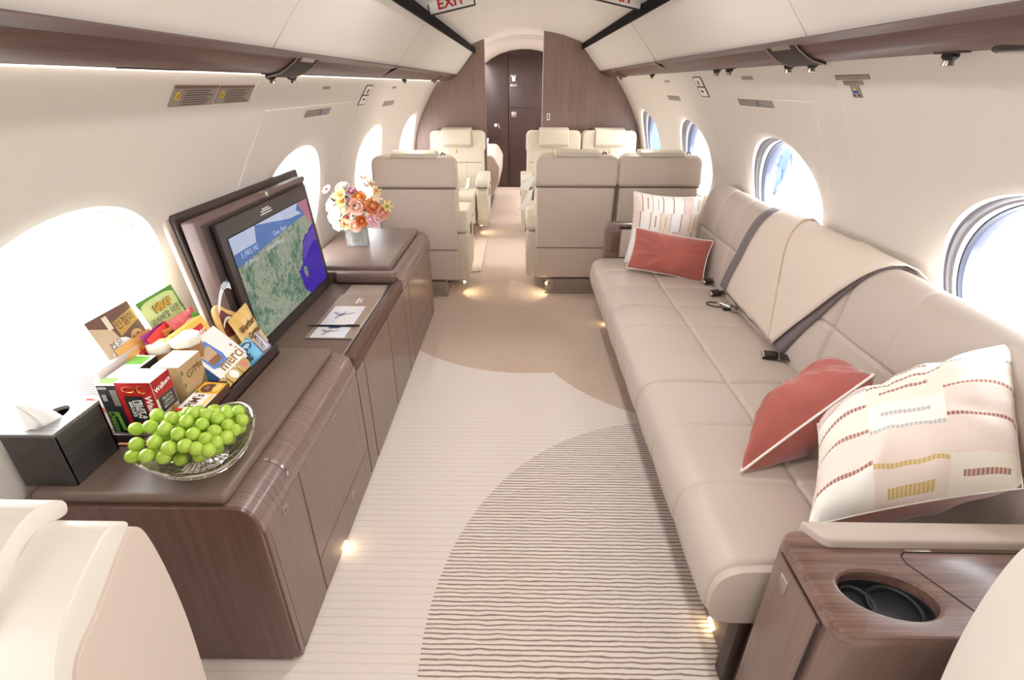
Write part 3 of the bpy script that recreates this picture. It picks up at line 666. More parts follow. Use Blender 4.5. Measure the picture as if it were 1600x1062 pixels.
rows = [[(-1.222+.026*math.cos(a), 1.005+.05*math.sin(a), bz1-.01) for a in angs], [(-1.222+.026*math.cos(a), 1.005+.05*math.sin(a), bz1-.001) for a in angs], [(-1.222+.028*math.cos(a), 1.005+.052*math.sin(a), bz1) for a in angs], [(*rect_at(a, bx0+.001, bx1-.001, by0+.001, by1-.001), bz1) for a in angs], [(*rect_at(a, bx0, bx1, by0, by1), bz1-.001) for a in angs], [(*rect_at(a, bx0, bx1, by0, by1), bz1-.008) for a in angs]]
MB().grid(rows, closed_v=True).build('lid', 'tissuetop_lit', t, ang=30)
MB().box(bx0+.01, bx1-.01, by0+.01, by1-.01, bz1-.05, bz1-.045).build('inside', 'blackpl', t)
rows = []
for i in range(14):
    u = i/13; row = []
    for j in range(28):
        a = 2*PI*j/28; r = (1-u)**.75
        fold = 1+.30*math.sin(3*a+1.1)*(1-.4*u)+.12*math.sin(7*a)
        row.append((-1.228+.030*r*fold*math.cos(a)-.012*u, .995+.045*r*fold*math.sin(a)-.035*u*u, bz1-.02+.085*u+.006*math.sin(2*a)*(1-u)))
    rows.append(row)
M['tissue'] = mat('tissue_white', (250, 249, 247), .85)
MB().grid(rows, closed_v=True).build('tissue', 'tissue', t, ang=50)

# ------------------------------------------------------------------ wire fruit bowl and grapes
fb = thing('fruit_bowl', 'silver wire fruit bowl on a foot, holding green grapes', 'bowl', (-.907, 1.04, .634))
bc = V(-.907, 1.045, 0)
def rim(a, r=.138):   # oval rim raised towards the far right end
    return V(bc.x+r*math.cos(a)*1.0, bc.y+r*math.sin(a)*1.0, .698+.022*math.cos(2*(a-.85))*(r/.138)+.006*math.cos(a-.85))
MB().tube([rim(a) for a in np.linspace(0, 2*PI, 49)[:-1]], .0046, 8, closed=True).tube([rim(a, .134)-V(0, 0, .012) for a in np.linspace(0, 2*PI, 49)[:-1]], .002, 6, closed=True).build('rim', 'chrome', fb)
mb = MB()
for k in range(48):
    a = 2*PI*k/48; R = rim(a); d = V(math.cos(a), math.sin(a), 0)
    mb.tube(cr([V(bc.x, bc.y, .662)+d*.045, V(bc.x, bc.y, .668)+d*.09, (R*.5+(V(bc.x, bc.y, .677)+d*.118)*.5), R-V(0, 0, .001)], 3), 0.0017, 4)
for r, z in ((.05, .662), (.085, .667), (.112, .677)): mb.tube([V(bc.x+r*math.cos(a), bc.y+r*math.sin(a), z) for a in np.linspace(0, 2*PI, 41)[:-1]], .0012, 4, closed=True)
mb.build('wire_basket', 'chrome', fb, kind='stuff')
mb = MB()
for k in range(32): mb.ball(rim(2*PI*k/32, .137)-V(0, 0, .007), .0042, 8, 5)
mb.build('bead_trim', 'chrome', fb, kind='stuff')
MB().lathe([(.046, .0275), (.05, .026), (.052, .012), (.060, .004), (.062, 0), (.056, 0), (.046, .012), (.043, .0265)], (bc.x, bc.y, .634), 40).build('foot', 'chrome', fb)
mb = MB(); rows = [[(bc.x+.05*math.cos(a)*s, bc.y+.05*math.sin(a)*s, .664) for a in np.linspace(0, 2*PI, 25)[:-1]] for s in (1, .01)]
mb.grid(rows, closed_v=True).build('base_plate', 'satin', fb)
def grapemat():
    t = NT('grape_skin'); co = t.coord(); f = t.noise(co, 38.0, 2)
    t.l(t.ramp(f, [(.3, L((158, 194, 52))), (.7, L((190, 218, 92)))]), t.b.inputs['Base Color'])
    t.b.inputs['Roughness'].default_value = .22; t.b.inputs['Subsurface Weight'].default_value = .35; t.b.inputs['Subsurface Radius'].default_value = (.6, .9, .2); t.b.inputs['Subsurface Scale'].default_value = .006; t.b.inputs['Coat Weight'].default_value = .3
    return t.m
M['grape'] = grapemat()
G = [(-0.974, 1.027, 0.781), (-0.969, 0.99, 0.774), (-0.924, 0.978, 0.776), (-0.923, 1.009, 0.786), (-0.884, 1.031, 0.784), (-0.887, 1.004, 0.78), (-0.854, 1.008, 0.769), (-0.859, 1.038, 0.776), (-0.834, 1.04, 0.763), (-0.828, 1.069, 0.758), (-0.817, 1.101, 0.743), (-0.796, 1.074, 0.734), (-0.809, 1.035, 0.747), (-0.825, 1.004, 0.752), (-0.86, 0.978, 0.762), (-0.89, 0.97, 0.768), (-0.834, 0.978, 0.749), (-0.812, 0.98, 0.736), (-0.8, 1.003, 0.734), (-0.794, 1.032, 0.734), (-1.023, 1.007, 0.754), (-0.986, 0.952, 0.75), (-0.936, 0.948, 0.759), (-0.898, 0.938, 0.751), (-0.867, 0.949, 0.75), (-0.843, 0.951, 0.74), (-0.944, 0.922, 0.741), (-0.82, 0.957, 0.73), (-0.911, 0.929, 0.732), (-0.991, 0.935, 0.728), (-0.849, 1.058, 0.763), (-0.908, 1.045, 0.776)]
for r, n, z in ((.035, 6, .745), (.075, 12, .73), (.105, 18, .713), (.05, 8, .715), (.08, 12, .695), (.02, 3, .688)):
    for k in range(n):
        a = 2*PI*k/n+z*40; p = (bc.x+r*math.cos(a), bc.y+r*math.sin(a), z)
        if r > .1 and not (-.6 < a % (2*PI) < 2.6): continue
        if all((Vector(p)-Vector(q)).length > .019 for q in G): G.append(p)
gb = thing('grape_bunch', 'bunch of plump green grapes heaped in the silver bowl', 'grapes', (bc.x, bc.y, .68))
g0 = MB().ball((0, 0, 0), .0166, 16, 12, (1, 1, 1.08)).build('grape', 'grape', ang=180)
me = g0.data; bpy.data.objects.remove(g0)
for q in G:
    o = bpy.data.objects.new('grape', me); COL.objects.link(o); o.parent = gb; o.location = Vector(q)-Vector((bc.x, bc.y, .68)); o.rotation_euler = (random.uniform(-.7, .7), random.uniform(-.7, .7), 0)
M['stem'] = mat('grape_stem', (176, 120, 84), .7)
MB().tube(cr([(-.93, .985, .735), (-.98, .985, .735), (-1.02, .975, .733), (-1.045, .968, .738)], 4), .0028, 6).build('stem', 'stem', gb)

# ------------------------------------------------------------------ snack tray and snacks
tr = thing('snack_tray', 'dark brown wooden tray full of snacks on the padded cabinet top', 'tray', (-1.125, 1.36, .634))
mb = MB().box(-1.285, -.955, 1.085, 1.63, .634, .642, .001)
mb.build('tray_floor', 'wooddk', tr)
for a in ((-.967, -.955, 1.085, 1.63), (-1.285, -1.273, 1.085, 1.63), (-1.273, -.967, 1.085, 1.097), (-1.273, -.967, 1.618, 1.63)):
    MB().box(*a, .634, .674, .002).build('tray_side', 'darkpl', tr)
def tx(root, body, size, m, F, x, y, rot=0.0, off=.0012, sq=1.0, bold=0.0):
    R = F.to_3x3(); xd = R @ V(math.cos(rot), math.sin(rot), 0); yd = R @ V(-math.sin(rot), math.cos(rot), 0)
    return text(body, size, m, root, F @ V(x, y, off), xd, yd, squeeze=sq, bold=bold)
def patch(root, name, m, F, pts, off=.0007, th=.0):
    return MB().ngon([F @ V(x, y, off) for x, y in pts]).build(name, m, root, smooth=False)
def rc(x0, x1, y0, y1): return [(x0, y0), (x1, y0), (x1, y1), (x0, y1)]
def disc(x, y, rx, ry, n=18): return [(x+rx*math.cos(2*PI*k/n), y+ry*math.sin(2*PI*k/n)) for k in range(n)]
def bag(root, w, h, F, m, puff=.016, name='pouch', seal=.012):
    """a filled foil pouch: flat sealed top and bottom, bulging front and back"""
    nu, nv = 13, 15; mb = MB()
    for sgn in (1, -1):
        rows = []
        for i in range(nu):
            u = -1+2*i/(nu-1); row = []
            for j in range(nv):
                v = -1+2*j/(nv-1)
                e = max(0, 1-(abs(v)/(1-seal/h*2))**3) if abs(v) < 1-seal/h*2 else 0
                t_ = sgn*puff*(max(0, (1-abs(u)**3))**.7)*e**.7 + .0004*sgn
                row.append(F @ V(u*w/2*(1-.05*e), v*h/2, t_))
            rows.append(row)
        mb.grid(rows)
    return mb.build(name, m, root, ang=60)
def foilmat(name, build):
    t = NT(name); col = build(t); t.l(col, t.b.inputs['Base Color']); t.b.inputs['Roughness'].default_value = .3; t.b.inputs['Coat Weight'].default_value = .2; M[name] = t.m
UPX = V(-.28, 0, 1)
def FX_(o, up=UPX, yaw=0.0): return frame(o, V(-math.sin(yaw), math.cos(yaw), 0), up)     # faces the aisle (+X)
# 1 tall photo-printed cracker pouch at the window
F = FX_((-1.222, 1.305, .835)); t = thing('cracker_box', 'brown photo-printed cracker box with pale side, tallest pack by the window', 'snack box', (-1.22, 1.30, .643))
MB().box(-.085, .085, -.11, .11, -.035, 0, .002, 1, F).build('carton', C('carton_white', (240, 236, 230)), t)
patch(t, 'front_print', C('print_brown', (112, 78, 66)), F, rc(-.083, .083, -.108, .108), .0006)
patch(t, 'print_sky', C('print_buff', (206, 182, 150)), F, [(-.083, -.108), (.02, -.108), (-.02, .06), (-.083, .09)], .0009)
patch(t, 'print_band', C('print_gold', (190, 150, 82)), F, [(-.005, .03), (.083, .05), (.083, .088), (-.005, .075)], .0011)
tx(t, '인절미', .029, 'ink', F, .036, .062, .08)
patch(t, 'white_bowl', C('print_white', (242, 240, 236)), F, disc(-.02, -.02, .05, .05), .0012)
tx(t, '검은', .028, 'ink', F, -.035, .015, .1, .0018)
patch(t, 'print_bean', C('print_bean', (70, 50, 52)), F, disc(-.012, -.035, .026, .022), .0016)
patch(t, 'print_cracker', C('print_cracker', (214, 168, 116)), F, disc(.045, -.005, .03, .034), .0014)
mb = MB()
for a_, b_ in ((.03, .01), (.05, .015), (.06, -.01), (.04, -.02), (.055, -.025), (.032, -.008)): mb.ngon([F @ V(x, y, .0018) for x, y in disc(a_, b_, .004, .003, 8)])
mb.build('print_seeds', 'print_bean', t, kind='stuff')
patch(t, 'print_stripes', C('print_cream', (226, 216, 190)), F, [(-.03, .06), (-.012, .06), (-.012, .1), (-.03, .1)], .0012)
# 2 green almond bag
F = FX_((-1.205, 1.475, .83)); t = thing('almond_bag', 'light green almond bag with yellow lettering and a jagged dark green top', 'snack bag', (-1.2, 1.475, .643))
bag(t, .17, .20, F, C('bag_pale_green', (208, 222, 150)), .012)
mb = MB(); mb.ngon([F @ V(x, y, .0016) for x, y in rc(-.084, .084, .086, .1)])
for k in range(14): mb.ngon([F @ V(x, y, .0016) for x, y in ((-.084+.012*k, .0865), (-.072+.012*k, .0865), (-.078+.012*k, .076))])
mb.build('green_top', C('leaf_green', (96, 150, 62)), t, smooth=False)
MB().box(.080, .086, -.1, .1, -.002, .003, .001, 1, F).build('green_edge', 'leaf_green', t)
tx(t, 'HBAF', .034, C('bag_brown', (150, 92, 36)), F, -.004, .060, .02, .0128, 1.0, .0022); tx(t, 'HBAF', .034, C('bag_yellow', (244, 196, 60)), F, -.004, .060, .02, .0134)
tx(t, '와사비맛 아몬드', .0245, 'ink', F, -.004, .030, .05, .0142)
# 3 purple grape sweets and 4 peach sweets
F = FX_((-1.165, 1.375, .757)); t = thing('candy_bag', 'purple and red foil bag of grape sweets in the middle of tray', 'snack bag', (-1.16, 1.37, .643))
foilmat('foil_purple', lambda t_: t_.ramp(t_.noise(t_.mapping(t_.coord(), (30, 30, 30)), 1.0, 3), [(.35, L((110, 26, 96))), (.52, L((182, 52, 150))), (.7, L((120, 40, 70)))]))
bag(t, .115, .20, F, 'foil_purple', .014)
patch(t, 'red_flag', C('candy_red', (226, 62, 56)), F, [(-.045, .05), (.045, .065), (.05, .10), (.0, .095), (-.055, .085)], .0105)
patch(t, 'dark_band', C('candy_dark', (84, 36, 52)), F, [(-.05, .045), (.05, .055), (.05, .066), (-.05, .056)], .0135)
mb = MB()
for k in range(9): mb.ngon([F @ V(x, y, .0155) for x, y in disc(-.035+.035*(k % 3)+.01*(k//3 % 2), -.05+.024*(k//3), .013, .013, 12)])
mb.build('printed_grapes', C('print_grape', (156, 44, 140)), t, kind='stuff')
F = FX_((-1.145, 1.48, .760)); t = thing('candy_bag', 'pink foil bag of peach sweets with a small green leaf', 'snack bag', (-1.14, 1.48, .643))
foilmat('foil_pink', lambda t_: t_.ramp(t_.noise(t_.mapping(t_.coord(), (16, 16, 16)), 1.0, 3), [(.35, L((214, 70, 92))), (.55, L((236, 128, 128))), (.7, L((206, 60, 84)))]))
bag(t, .13, .20, F, 'foil_pink', .014)
patch(t, 'printed_peach', C('print_peach', (244, 204, 186)), F, disc(.005, .045, .042, .03), .0148)
patch(t, 'printed_leaf', C('print_leaf', (92, 160, 60)), F, [(.02, .07), (.045, .062), (.062, .07), (.045, .085), (.028, .082)], .0125)
# 5 orange pouch with red figure
F = FX_((-1.195, 1.32, .765)); t = thing('snack_pouch', 'orange pouch with a red letter and diagonal folds behind the round jar', 'snack bag', (-1.19, 1.3, .643))
bag(t, .15, .17, F, C('pouch_orange', (228, 170, 92)), .014)
patch(t, 'pale_label', C('pouch_buff', (240, 214, 150)), F, [(-.07, -.03), (.02, -.02), (.03, .055), (-.07, .04)], .0135)
tx(t, '치', .055, C('pouch_red', (220, 50, 34)), F, .0, .025, .1, .0155, 1, .002); tx(t, 'Almonds', .016, 'grey', F, -.045, .0, .1, .0145)
patch(t, 'blue_triangle', C('pouch_blue', (70, 70, 130)), F, [(.035, .03), (.05, .055), (.055, .03)], .014)
F = FX_((-1.165, 1.385, .745), V(-.15, 0, 1), -.35); t = thing('snack_pouch', 'plain orange pouch with a black edge label beside purple candy bag', 'snack bag', (-1.16, 1.40, .643))
bag(t, .07, .19, F, C('pouch_deep_orange', (216, 138, 66)), .010); patch(t, 'black_label', 'ink', F, rc(.012, .03, -.05, .085), .0105); tx(t, 'snack', .014, 'white', F, .021, .04, -PI/2, .0113)
# 6 wafer pack yellow / red
F = FX_((-1.098, 1.425, .775), V(-.35, 0, 1)); t = thing('wafer_pack', 'yellow wafer pack with red name panel and green hill', 'snack box', (-1.09, 1.425, .643))
MB().box(-.085, .085, -.07, .07, -.03, 0, .004, 2, F).build('wrapper', C('wafer_yellow', (244, 200, 96)), t)
patch(t, 'red_panel', C('wafer_red', (214, 40, 38)), F, rc(-.05, .06, .005, .05)); tx(t, 'Loacker', .036, 'white', F, .005, .028, 0, .0012, .95, .0006)
patch(t, 'green_hill', C('wafer_green', (80, 160, 80)), F, [(-.05, -.01), (-.02, .0), (.02, .004), (.06, -.006), (.06, -.02), (-.05, -.02)], .0009)
patch(t, 'blue_hill', C('wafer_blue', (90, 150, 200)), F, [(-.04, .001), (0, .007), (.03, .004), (0, -.004)], .0011)
# 7 chocolate-drop bag with paper plume
F = FX_((-1.075, 1.575, .765), V(-.3, 0, 1)); t = thing('chocolate_bag', 'tan chocolate bag cut like a drop with a curling white paper plume', 'snack bag', (-1.07, 1.575, .643))
pts = [(-.05, -.10), (.06, -.10), (.075, -.02), (.055, .03), (.02, .06), (-.005, .088), (-.035, .082), (-.05, .05), (-.058, 0)]
fp = [V(x, y, 0) for x, y in pts]
mb = MB().prism([(p.x, p.y) for p in cr(fp, 4, True)], -.010, .006, 'Z', .004, 2, F); mb.build('pouch', C('choc_tan', (226, 184, 120)), t, ang=50)
dp = cr([V(x*.72-.003, y*.8-.004, 0) for x, y in pts[2:8]]+[V(-.045, -.02, 0)], 4, True)
patch(t, 'printed_drop', C('choc_brown', (112, 56, 44)), F, [(p.x, p.y) for p in dp], .0068)
PF = lambda x, y, z: F @ V(x, y, z)
rows = []
for i in range(15):
    u = i/14; x = -.025+.125*u; y = .07+.075*math.sin(u*2.2)*(1-.25*u); z = .008+.012*math.sin(u*PI)
    rows.append([PF(x-.004, y-.011, z), PF(x+.002, y+.011, z+.002)])
mb = MB().grid(rows); g_ = mb.build('paper_plume', 'white', t, ang=60)
tx(t, 'KISSES', .020, C('plume_blue', (50, 150, 200)), F, .052, .134, .25, .0275)
rows = [[PF(-.045+.06*i/8, .012+.018*math.sin(i/8*2.6), .0085), PF(-.043+.06*i/8, .022+.018*math.sin(i/8*2.6), .0085)] for i in range(9)]
MB().grid(rows).build('printed_plume', 'white', t)
# 8 caramel bag
F = FX_((-1.04, 1.615, .728), V(-.3, 0, 1), .12); t = thing('caramel_bag', 'golden caramel sweets bag with brown lettering beside the television', 'snack bag', (-1.03, 1.61, .643))
foilmat('foil_gold', lambda t_: t_.ramp(t_.noise(t_.mapping(t_.coord(), (9, 9, 9)), 1.0, 2), [(.3, L((226, 180, 92))), (.6, L((248, 224, 160)))]))
bag(t, .165, .165, F, 'foil_gold', .012)
tx(t, "Werther's", .034, C('caramel_brown', (98, 54, 30)), F, 0, .028, 0, .0135, .95, .0008); tx(t, 'Original', .030, 'caramel_brown', F, .006, -.008, 0, .0145, .95, .0008)
# 9 biscuit-stick gift box leaning at 45 degrees
A = V(-.995, 1.424, .693); up = V(-.098, 0, .108); F = frame(A+up*.5+V(-.0, 0, 0), V(0, 1, 0), up)
t = thing('chocolate_box', 'white chocolate gift box with blue picture and gold lettering, leaning in tray', 'snack box', (-1.02, 1.42, .643))
MB().box(-.088, .088, -.073, .073, -.03, 0, .0015, 1, F).build('carton', C('choc_white', (246, 244, 240)), t)
MB().box(-.0885, -.0870, -.073, .073, -.0305, -.001, 0, 1, F).box(-.0885, .0885, -.0735, -.072, -.0305, -.001, 0, 1, F).build('blue_side', C('choc_blue', (92, 138, 214)), t)
patch(t, 'blue_picture', 'choc_blue', F, [(-.072, -.03), (-.04, -.042), (.0, -.036), (.01, -.01), (.0, .052), (-.075, .052)], .0006)
mb = MB()
for k in range(6): mb.ngon([F @ V(x, y, .0012) for x, y in ((-.062+.009*k, -.022), (-.0545+.009*k, -.022), (-.0535+.0105*k-.006, .035), (-.064+.0105*k-.004, .035))])
mb.build('printed_sticks', C('stick_tan', (222, 180, 122)), t, kind='stuff')
patch(t, 'printed_dip', C('stick_brown', (150, 96, 66)), F, [(-.062, -.022), (-.01, -.022), (-.008, -.002), (-.063, -.002)], .0016)
tx(t, 'merci', .056, C('choc_gold', (168, 126, 58)), F, .012, -.040, 0, .0012, 1.0, .0006)
patch(t, 'red_heart', 'red', F, [(.058, -.008), (.063, -.003), (.068, -.008), (.063, -.015)], .0012)
# 10 gum packs
g1 = V(-.985, 1.500, .668); g2 = V(-1.035, 1.575, .735)
F = frame((-1.0, 1.51, .705), V(.72, -.62, -.25), V(.3, .55, .5)); t = thing('gum_pack', 'turquoise chewing gum pack standing in near corner of tray by the television', 'snack box', (-1.0, 1.51, .643))
MB().box(-.055, .055, -.03, .03, -.012, 0, .002, 1, F).build('wrapper', C('gum_blue', (98, 180, 220)), t)
patch(t, 'pale_swirl', C('gum_pale', (180, 226, 240)), F, disc(-.03, .005, .02, .02), .0006)
MB().tube([F @ V(-.018+.017*math.cos(a), .004+.019*math.sin(a), .0012) for a in np.linspace(.5, 2*PI-.9, 16)], .0032, 5).build('blue_ring', C('gum_navy', (56, 76, 150)), t)
tx(t, 'Orbit', .030, 'ink', F, .015, -.008, 0, .0014, 1, .001)
F = frame((-.993, 1.575, .705), V(.72, -.62, -.25), V(.3, .55, .5)); t = thing('gum_pack', 'lilac and white gum pack beside the turquoise pack at the tray corner', 'snack box', (-.99, 1.575, .643))
MB().box(-.05, .05, -.022, .022, -.012, 0, .002, 1, F).build('wrapper', C('gum_lilac', (176, 160, 200)), t)
patch(t, 'white_panel', 'white', F, rc(-.047, .047, -.008, .016)); tx(t, 'SMOOTHLY', .019, C('gum_ink', (70, 60, 110)), F, 0, .004, 0, .0013, .85, .0004)
# 11 gold-wrapped chocolates along the front rim
for i, (y, lab) in enumerate(((1.318, 'gold foil chocolate pack at front tray rim, nearest the orange biscuit box'), (1.385, 'gold foil chocolate pack at front tray rim with white medallion, middle one'), (1.45, 'gold foil chocolate pack at front tray rim with pink flower, farthest one'))):
    F = frame((-.985, y, .688), V(0, 1, 0), V(-.7, 0, .7)); t = thing('chocolate_pack', lab, 'snack box', (-.98, y, .643), 0, 'gold chocolate packs')
    MB().box(-.031, .031, -.018, .02, -.016, 0, .005, 2, F).build('foil', C('foil_goldpack', (208, 176, 104), .3), t)
    if i == 0: patch(t, 'pale_drop', C('pack_cream', (244, 230, 184)), F, disc(.0, .002, .012, .012), .0006)
    if i == 1: patch(t, 'white_medallion', 'white', F, disc(.0, .002, .018, .016), .0006)
    if i == 2:
        mb = MB()
        for k in range(5): mb.ngon([F @ V(x, y_, .0008) for x, y_ in disc(.009*math.cos(k*1.257), .002+.009*math.sin(k*1.257), .006, .006, 10)])
        mb.build('printed_flower', C('pack_pink', (222, 140, 130)), t, smooth=False)
# 12 orange jelly biscuit box lying flat
F = frame((-.983, 1.214, .716), V(-.06, 1, -.05).normalized(), V(-1, -.06, .12)); t = thing('biscuit_box', 'long orange and white biscuit box lying flat at the front of tray', 'snack box', (-1.02, 1.27, .643))
MB().box(-.085, .085, -.036, .036, -.03, 0, .003, 2, F).build('carton', C('biscuit_brown', (96, 62, 44)), t)
patch(t, 'white_panel', 'white', F, rc(-.07, .015, -.032, .033), .0006); patch(t, 'yellow_panel', C('biscuit_orange', (246, 190, 62)), F, rc(.015, .08, -.032, .033), .0006); patch(t, 'red_corner', C('biscuit_red', (222, 60, 44)), F, rc(-.083, -.07, -.032, .033), .0006)
tx(t, "PiM's", .034, 'caramel_brown', F, -.028, .008, 0, .0012, 1, .0006); patch(t, 'yellow_line', C('biscuit_yellow', (246, 220, 120)), F, rc(-.06, .012, -.028, -.018), .0009)
patch(t, 'printed_biscuit', C('biscuit_choc', (122, 78, 56)), F, disc(.045, .006, .026, .02), .0010); patch(t, 'printed_slice', C('biscuit_slice', (250, 220, 130)), F, disc(.05, -.016, .024, .010), .0013); tx(t, 'LU', .014, 'white', F, .045, .010, 0, .0016)
patch(t, 'printed_leaf', 'print_leaf', F, disc(.02, .026, .008, .004), .0012)
# 13 red biscuit box
t = thing('biscuit_box', 'red biscuit box with black label and cookie picture at near tray end', 'snack box', (-1.085, 1.15, .643))
MB().box(-1.133, -1.036, 1.112, 1.187, .645, .823, .0012, 1).build('carton', C('box_white', (232, 224, 217)), t)
F = frame((-1.0845, 1.1118, .734), V(1, 0, 0), V(0, 0, 1))
def redprint(t_): return t_.ramp(t_.noise(t_.mapping(t_.coord(), (22, 22, 22)), 1.0, 3), [(.35, L((150, 24, 30))), (.6, L((196, 40, 44)))])
foilmat('print_red', redprint)
patch(t, 'red_front', 'print_red', F, rc(-.048, .048, -.045, .0885), .0004); patch(t, 'kraft_foot', C('kraft', (206, 172, 122)), F, rc(-.048, .048, -.0885, -.045), .0004)
patch(t, 'gold_line', 'gold', F, rc(-.0345, .0145, -.037, .047), .0007); patch(t, 'black_label', 'ink', F, rc(-.033, .013, -.0355, .0455), .0010)
for i, w_ in enumerate(('FRUIT &', 'LEMON', 'BISCUITS')): tx(t, w_, .017 if i < 2 else .012, 'white', F, .003-.013*i, .006, -PI/2, .0016, 1, .0005)
tx(t, 'Walkers', .026, 'white', F, .029, .004, -PI/2, .0014, 1, .0008)
MB().tube([F @ V(.02+.012*math.cos(a), .068+.012*math.sin(a)*1.0, .001) for a in np.linspace(0, 2*PI, 15)[:-1]], .0015, 4, closed=True).tube([F @ V(-.015+.018*math.cos(a), .068+.009*math.sin(a), .001) for a in np.linspace(0, 2*PI, 15)[:-1]], .0012, 4, closed=True).build('gold_swirl', 'gold', t)
patch(t, 'printed_lemon', 'biscuit_slice', F, [(-.03, -.048), (-.005, -.046), (.0, -.075), (-.02, -.085)], .0010); patch(t, 'printed_berry', C('berry', (96, 70, 130)), F, disc(-.03, -.043, .010, .007), .0012)
F = frame((-1.0358, 1.1495, .734), V(0, 1, 0), V(0, 0, 1))
patch(t, 'red_side', 'print_red', F, rc(-.037, .037, .035, .0885), .0004); tx(t, 'Walkers', .02, 'white', F, .0, .062, .15, .0012, .95, .0006)
patch(t, 'side_label', C('label_grey', (72, 62, 58)), F, rc(-.03, .034, -.012, .035), .0007)
for i, w_ in enumerate(('FRUIT &', 'LEMON', 'BISCUITS')): tx(t, w_, .012, 'white', F, .002, .024-.012*i, .0, .0013, .9)
patch(t, 'printed_cookie', C('cookie', (216, 170, 108)), F, disc(.008, -.045, .025, .034), .0010)
mb = MB()
for a_, b_ in ((.0, -.03), (.015, -.04), (-.005, -.055), (.012, -.062), (.02, -.05), (.008, -.022), (.0, -.045)): mb.ngon([F @ V(x, y, .0014) for x, y in disc(a_, b_, .003, .003, 8)])
mb.build('printed_chips', 'choc_brown', t, kind='stuff')
# 14 black tea box with green lettering
t = thing('tea_box', 'black box with green lettering and white-green lid beside the tissue box', 'snack box', (-1.163, 1.2, .643))
MB().box(-1.192, -1.135, 1.118, 1.285, .643, .809, .0012, 1).build('carton', 'ink', t)
MB().box(-1.1915, -1.1355, 1.1185, 1.2845, .8085, .8105, .0008, 1).build('lid', C('lid_white', (244, 246, 238)), t)
F = frame((-1.1635, 1.2, .811), V(1, 0, 0), V(0, 1, 0)); patch(t, 'green_band', C('box_green', (112, 178, 62)), F, rc(-.027, .012, -.075, -.045)); patch(t, 'green_patch', 'box_green', F, rc(-.027, .02, .03, .075))
F = frame((-1.1635, 1.1178, .726), V(1, 0, 0), V(0, 0, 1)); tx(t, 'Desses', .026, 'box_green', F, -.012, -.035, -PI/2, .0012, 1, .0006)
patch(t, 'bright_stripe', 'box_green', F, [(.002, -.06), (.012, -.06), (.008, .0), (-.002, .0)], .0008); mb = MB()
for r in range(7): mb.box(.006+.0025*r, .0075+.0025*r, .02, .07, .0004, .001, 0, 1, F)
mb.box(-.02, -.008, .035, .055, .0004, .001, 0, 1, F).box(-.024, .0, .072, .078, .0004, .001, 0, 1, F); mb.build('fine_print', 'grey', t, kind='stuff')
MB().box(-1.193, -1.1915, 1.119, 1.284, .645, .808).build('white_side', 'white', t)
# 15 white box with red map shape
t = thing('cookie_box', 'white box with a red boot-shaped map, behind the tissue box', 'snack box', (-1.255, 1.23, .643))
MB().box(-1.283, -1.203, 1.15, 1.315, .645, .828, .0015, 1).build('carton', C('box_pinkish', (206, 192, 188)), t)
F = frame((-1.243, 1.1492, .736), V(1, 0, 0), V(0, 0, 1)); mb = MB()
for r in range(8): mb.box(-.033, .03-(r % 3)*.006, .078-.0075*r, .080-.0075*r, .0004, .001, 0, 1, F)
mb.build('fine_print', 'grey', t, kind='stuff')
patch(t, 'red_boot', C('map_red', (200, 70, 52)), F, [(-.03, .0), (-.015, .012), (.0, .01), (.004, -.002), (.016, -.018), (.03, -.03), (.036, -.034), (.034, -.04), (.024, -.036), (.02, -.042), (.016, -.034), (.0, -.018), (-.012, -.008), (-.026, -.01)], .0008)
patch(t, 'red_island', 'map_red', F, [(-.014, -.036), (-.006, -.034), (-.008, -.046), (-.015, -.046)], .0008)
F = frame((-1.2022, 1.235, .736), V(0, 1, 0), V(0, 0, 1)); patch(t, 'brown_badge', C('badge_brown', (120, 88, 66)), F, disc(.03, .03, .022, .026), .0006); mb = MB()
for r in range(3): mb.box(.015, .045, .036-.008*r, .039-.008*r, .0008, .0014, 0, 1, F)
mb.build('badge_print', 'pack_cream', t, kind='stuff'); tx(t, 'MIX', .010, 'inkline', F, -.03, .0, 0, .0010)
# 16 kraft box
t = thing('kraft_box', 'kraft paper box with script lettering and green corner behind red box', 'snack box', (-1.065, 1.26, .643))
MB().box(-1.108, -1.028, 1.215, 1.318, .645, .808, .0015, 1).build('carton', C('kraft_box', (196, 164, 120)), t)
MB().box(-1.1075, -1.0285, 1.2155, 1.3175, .8075, .8095, .0008, 1).build('pale_lid', C('lid_green', (222, 230, 206)), t)
F = frame((-1.0278, 1.2665, .727), V(0, 1, 0), V(0, 0, 1)); tx(t, "Gi'Me", .032, C('kraft_ink', (110, 80, 50)), F, .008, .045, .1, .001, 1)
patch(t, 'green_corner', C('kraft_green', (112, 128, 82)), F, [(.05, .01), (.05, .018), (-.03, -.079), (-.04, -.079)], .0006); patch(t, 'brown_corner', C('kraft_brown', (132, 104, 82)), F, [(.05, .008), (.05, -.08), (-.029, -.08)], .0007)
for (a_, b_) in ((-.046, .06), (-.046, .02), (-.046, -.05)): patch(t, 'green_leaf', 'kraft_green', F, disc(a_, b_, .005, .008), .0006)
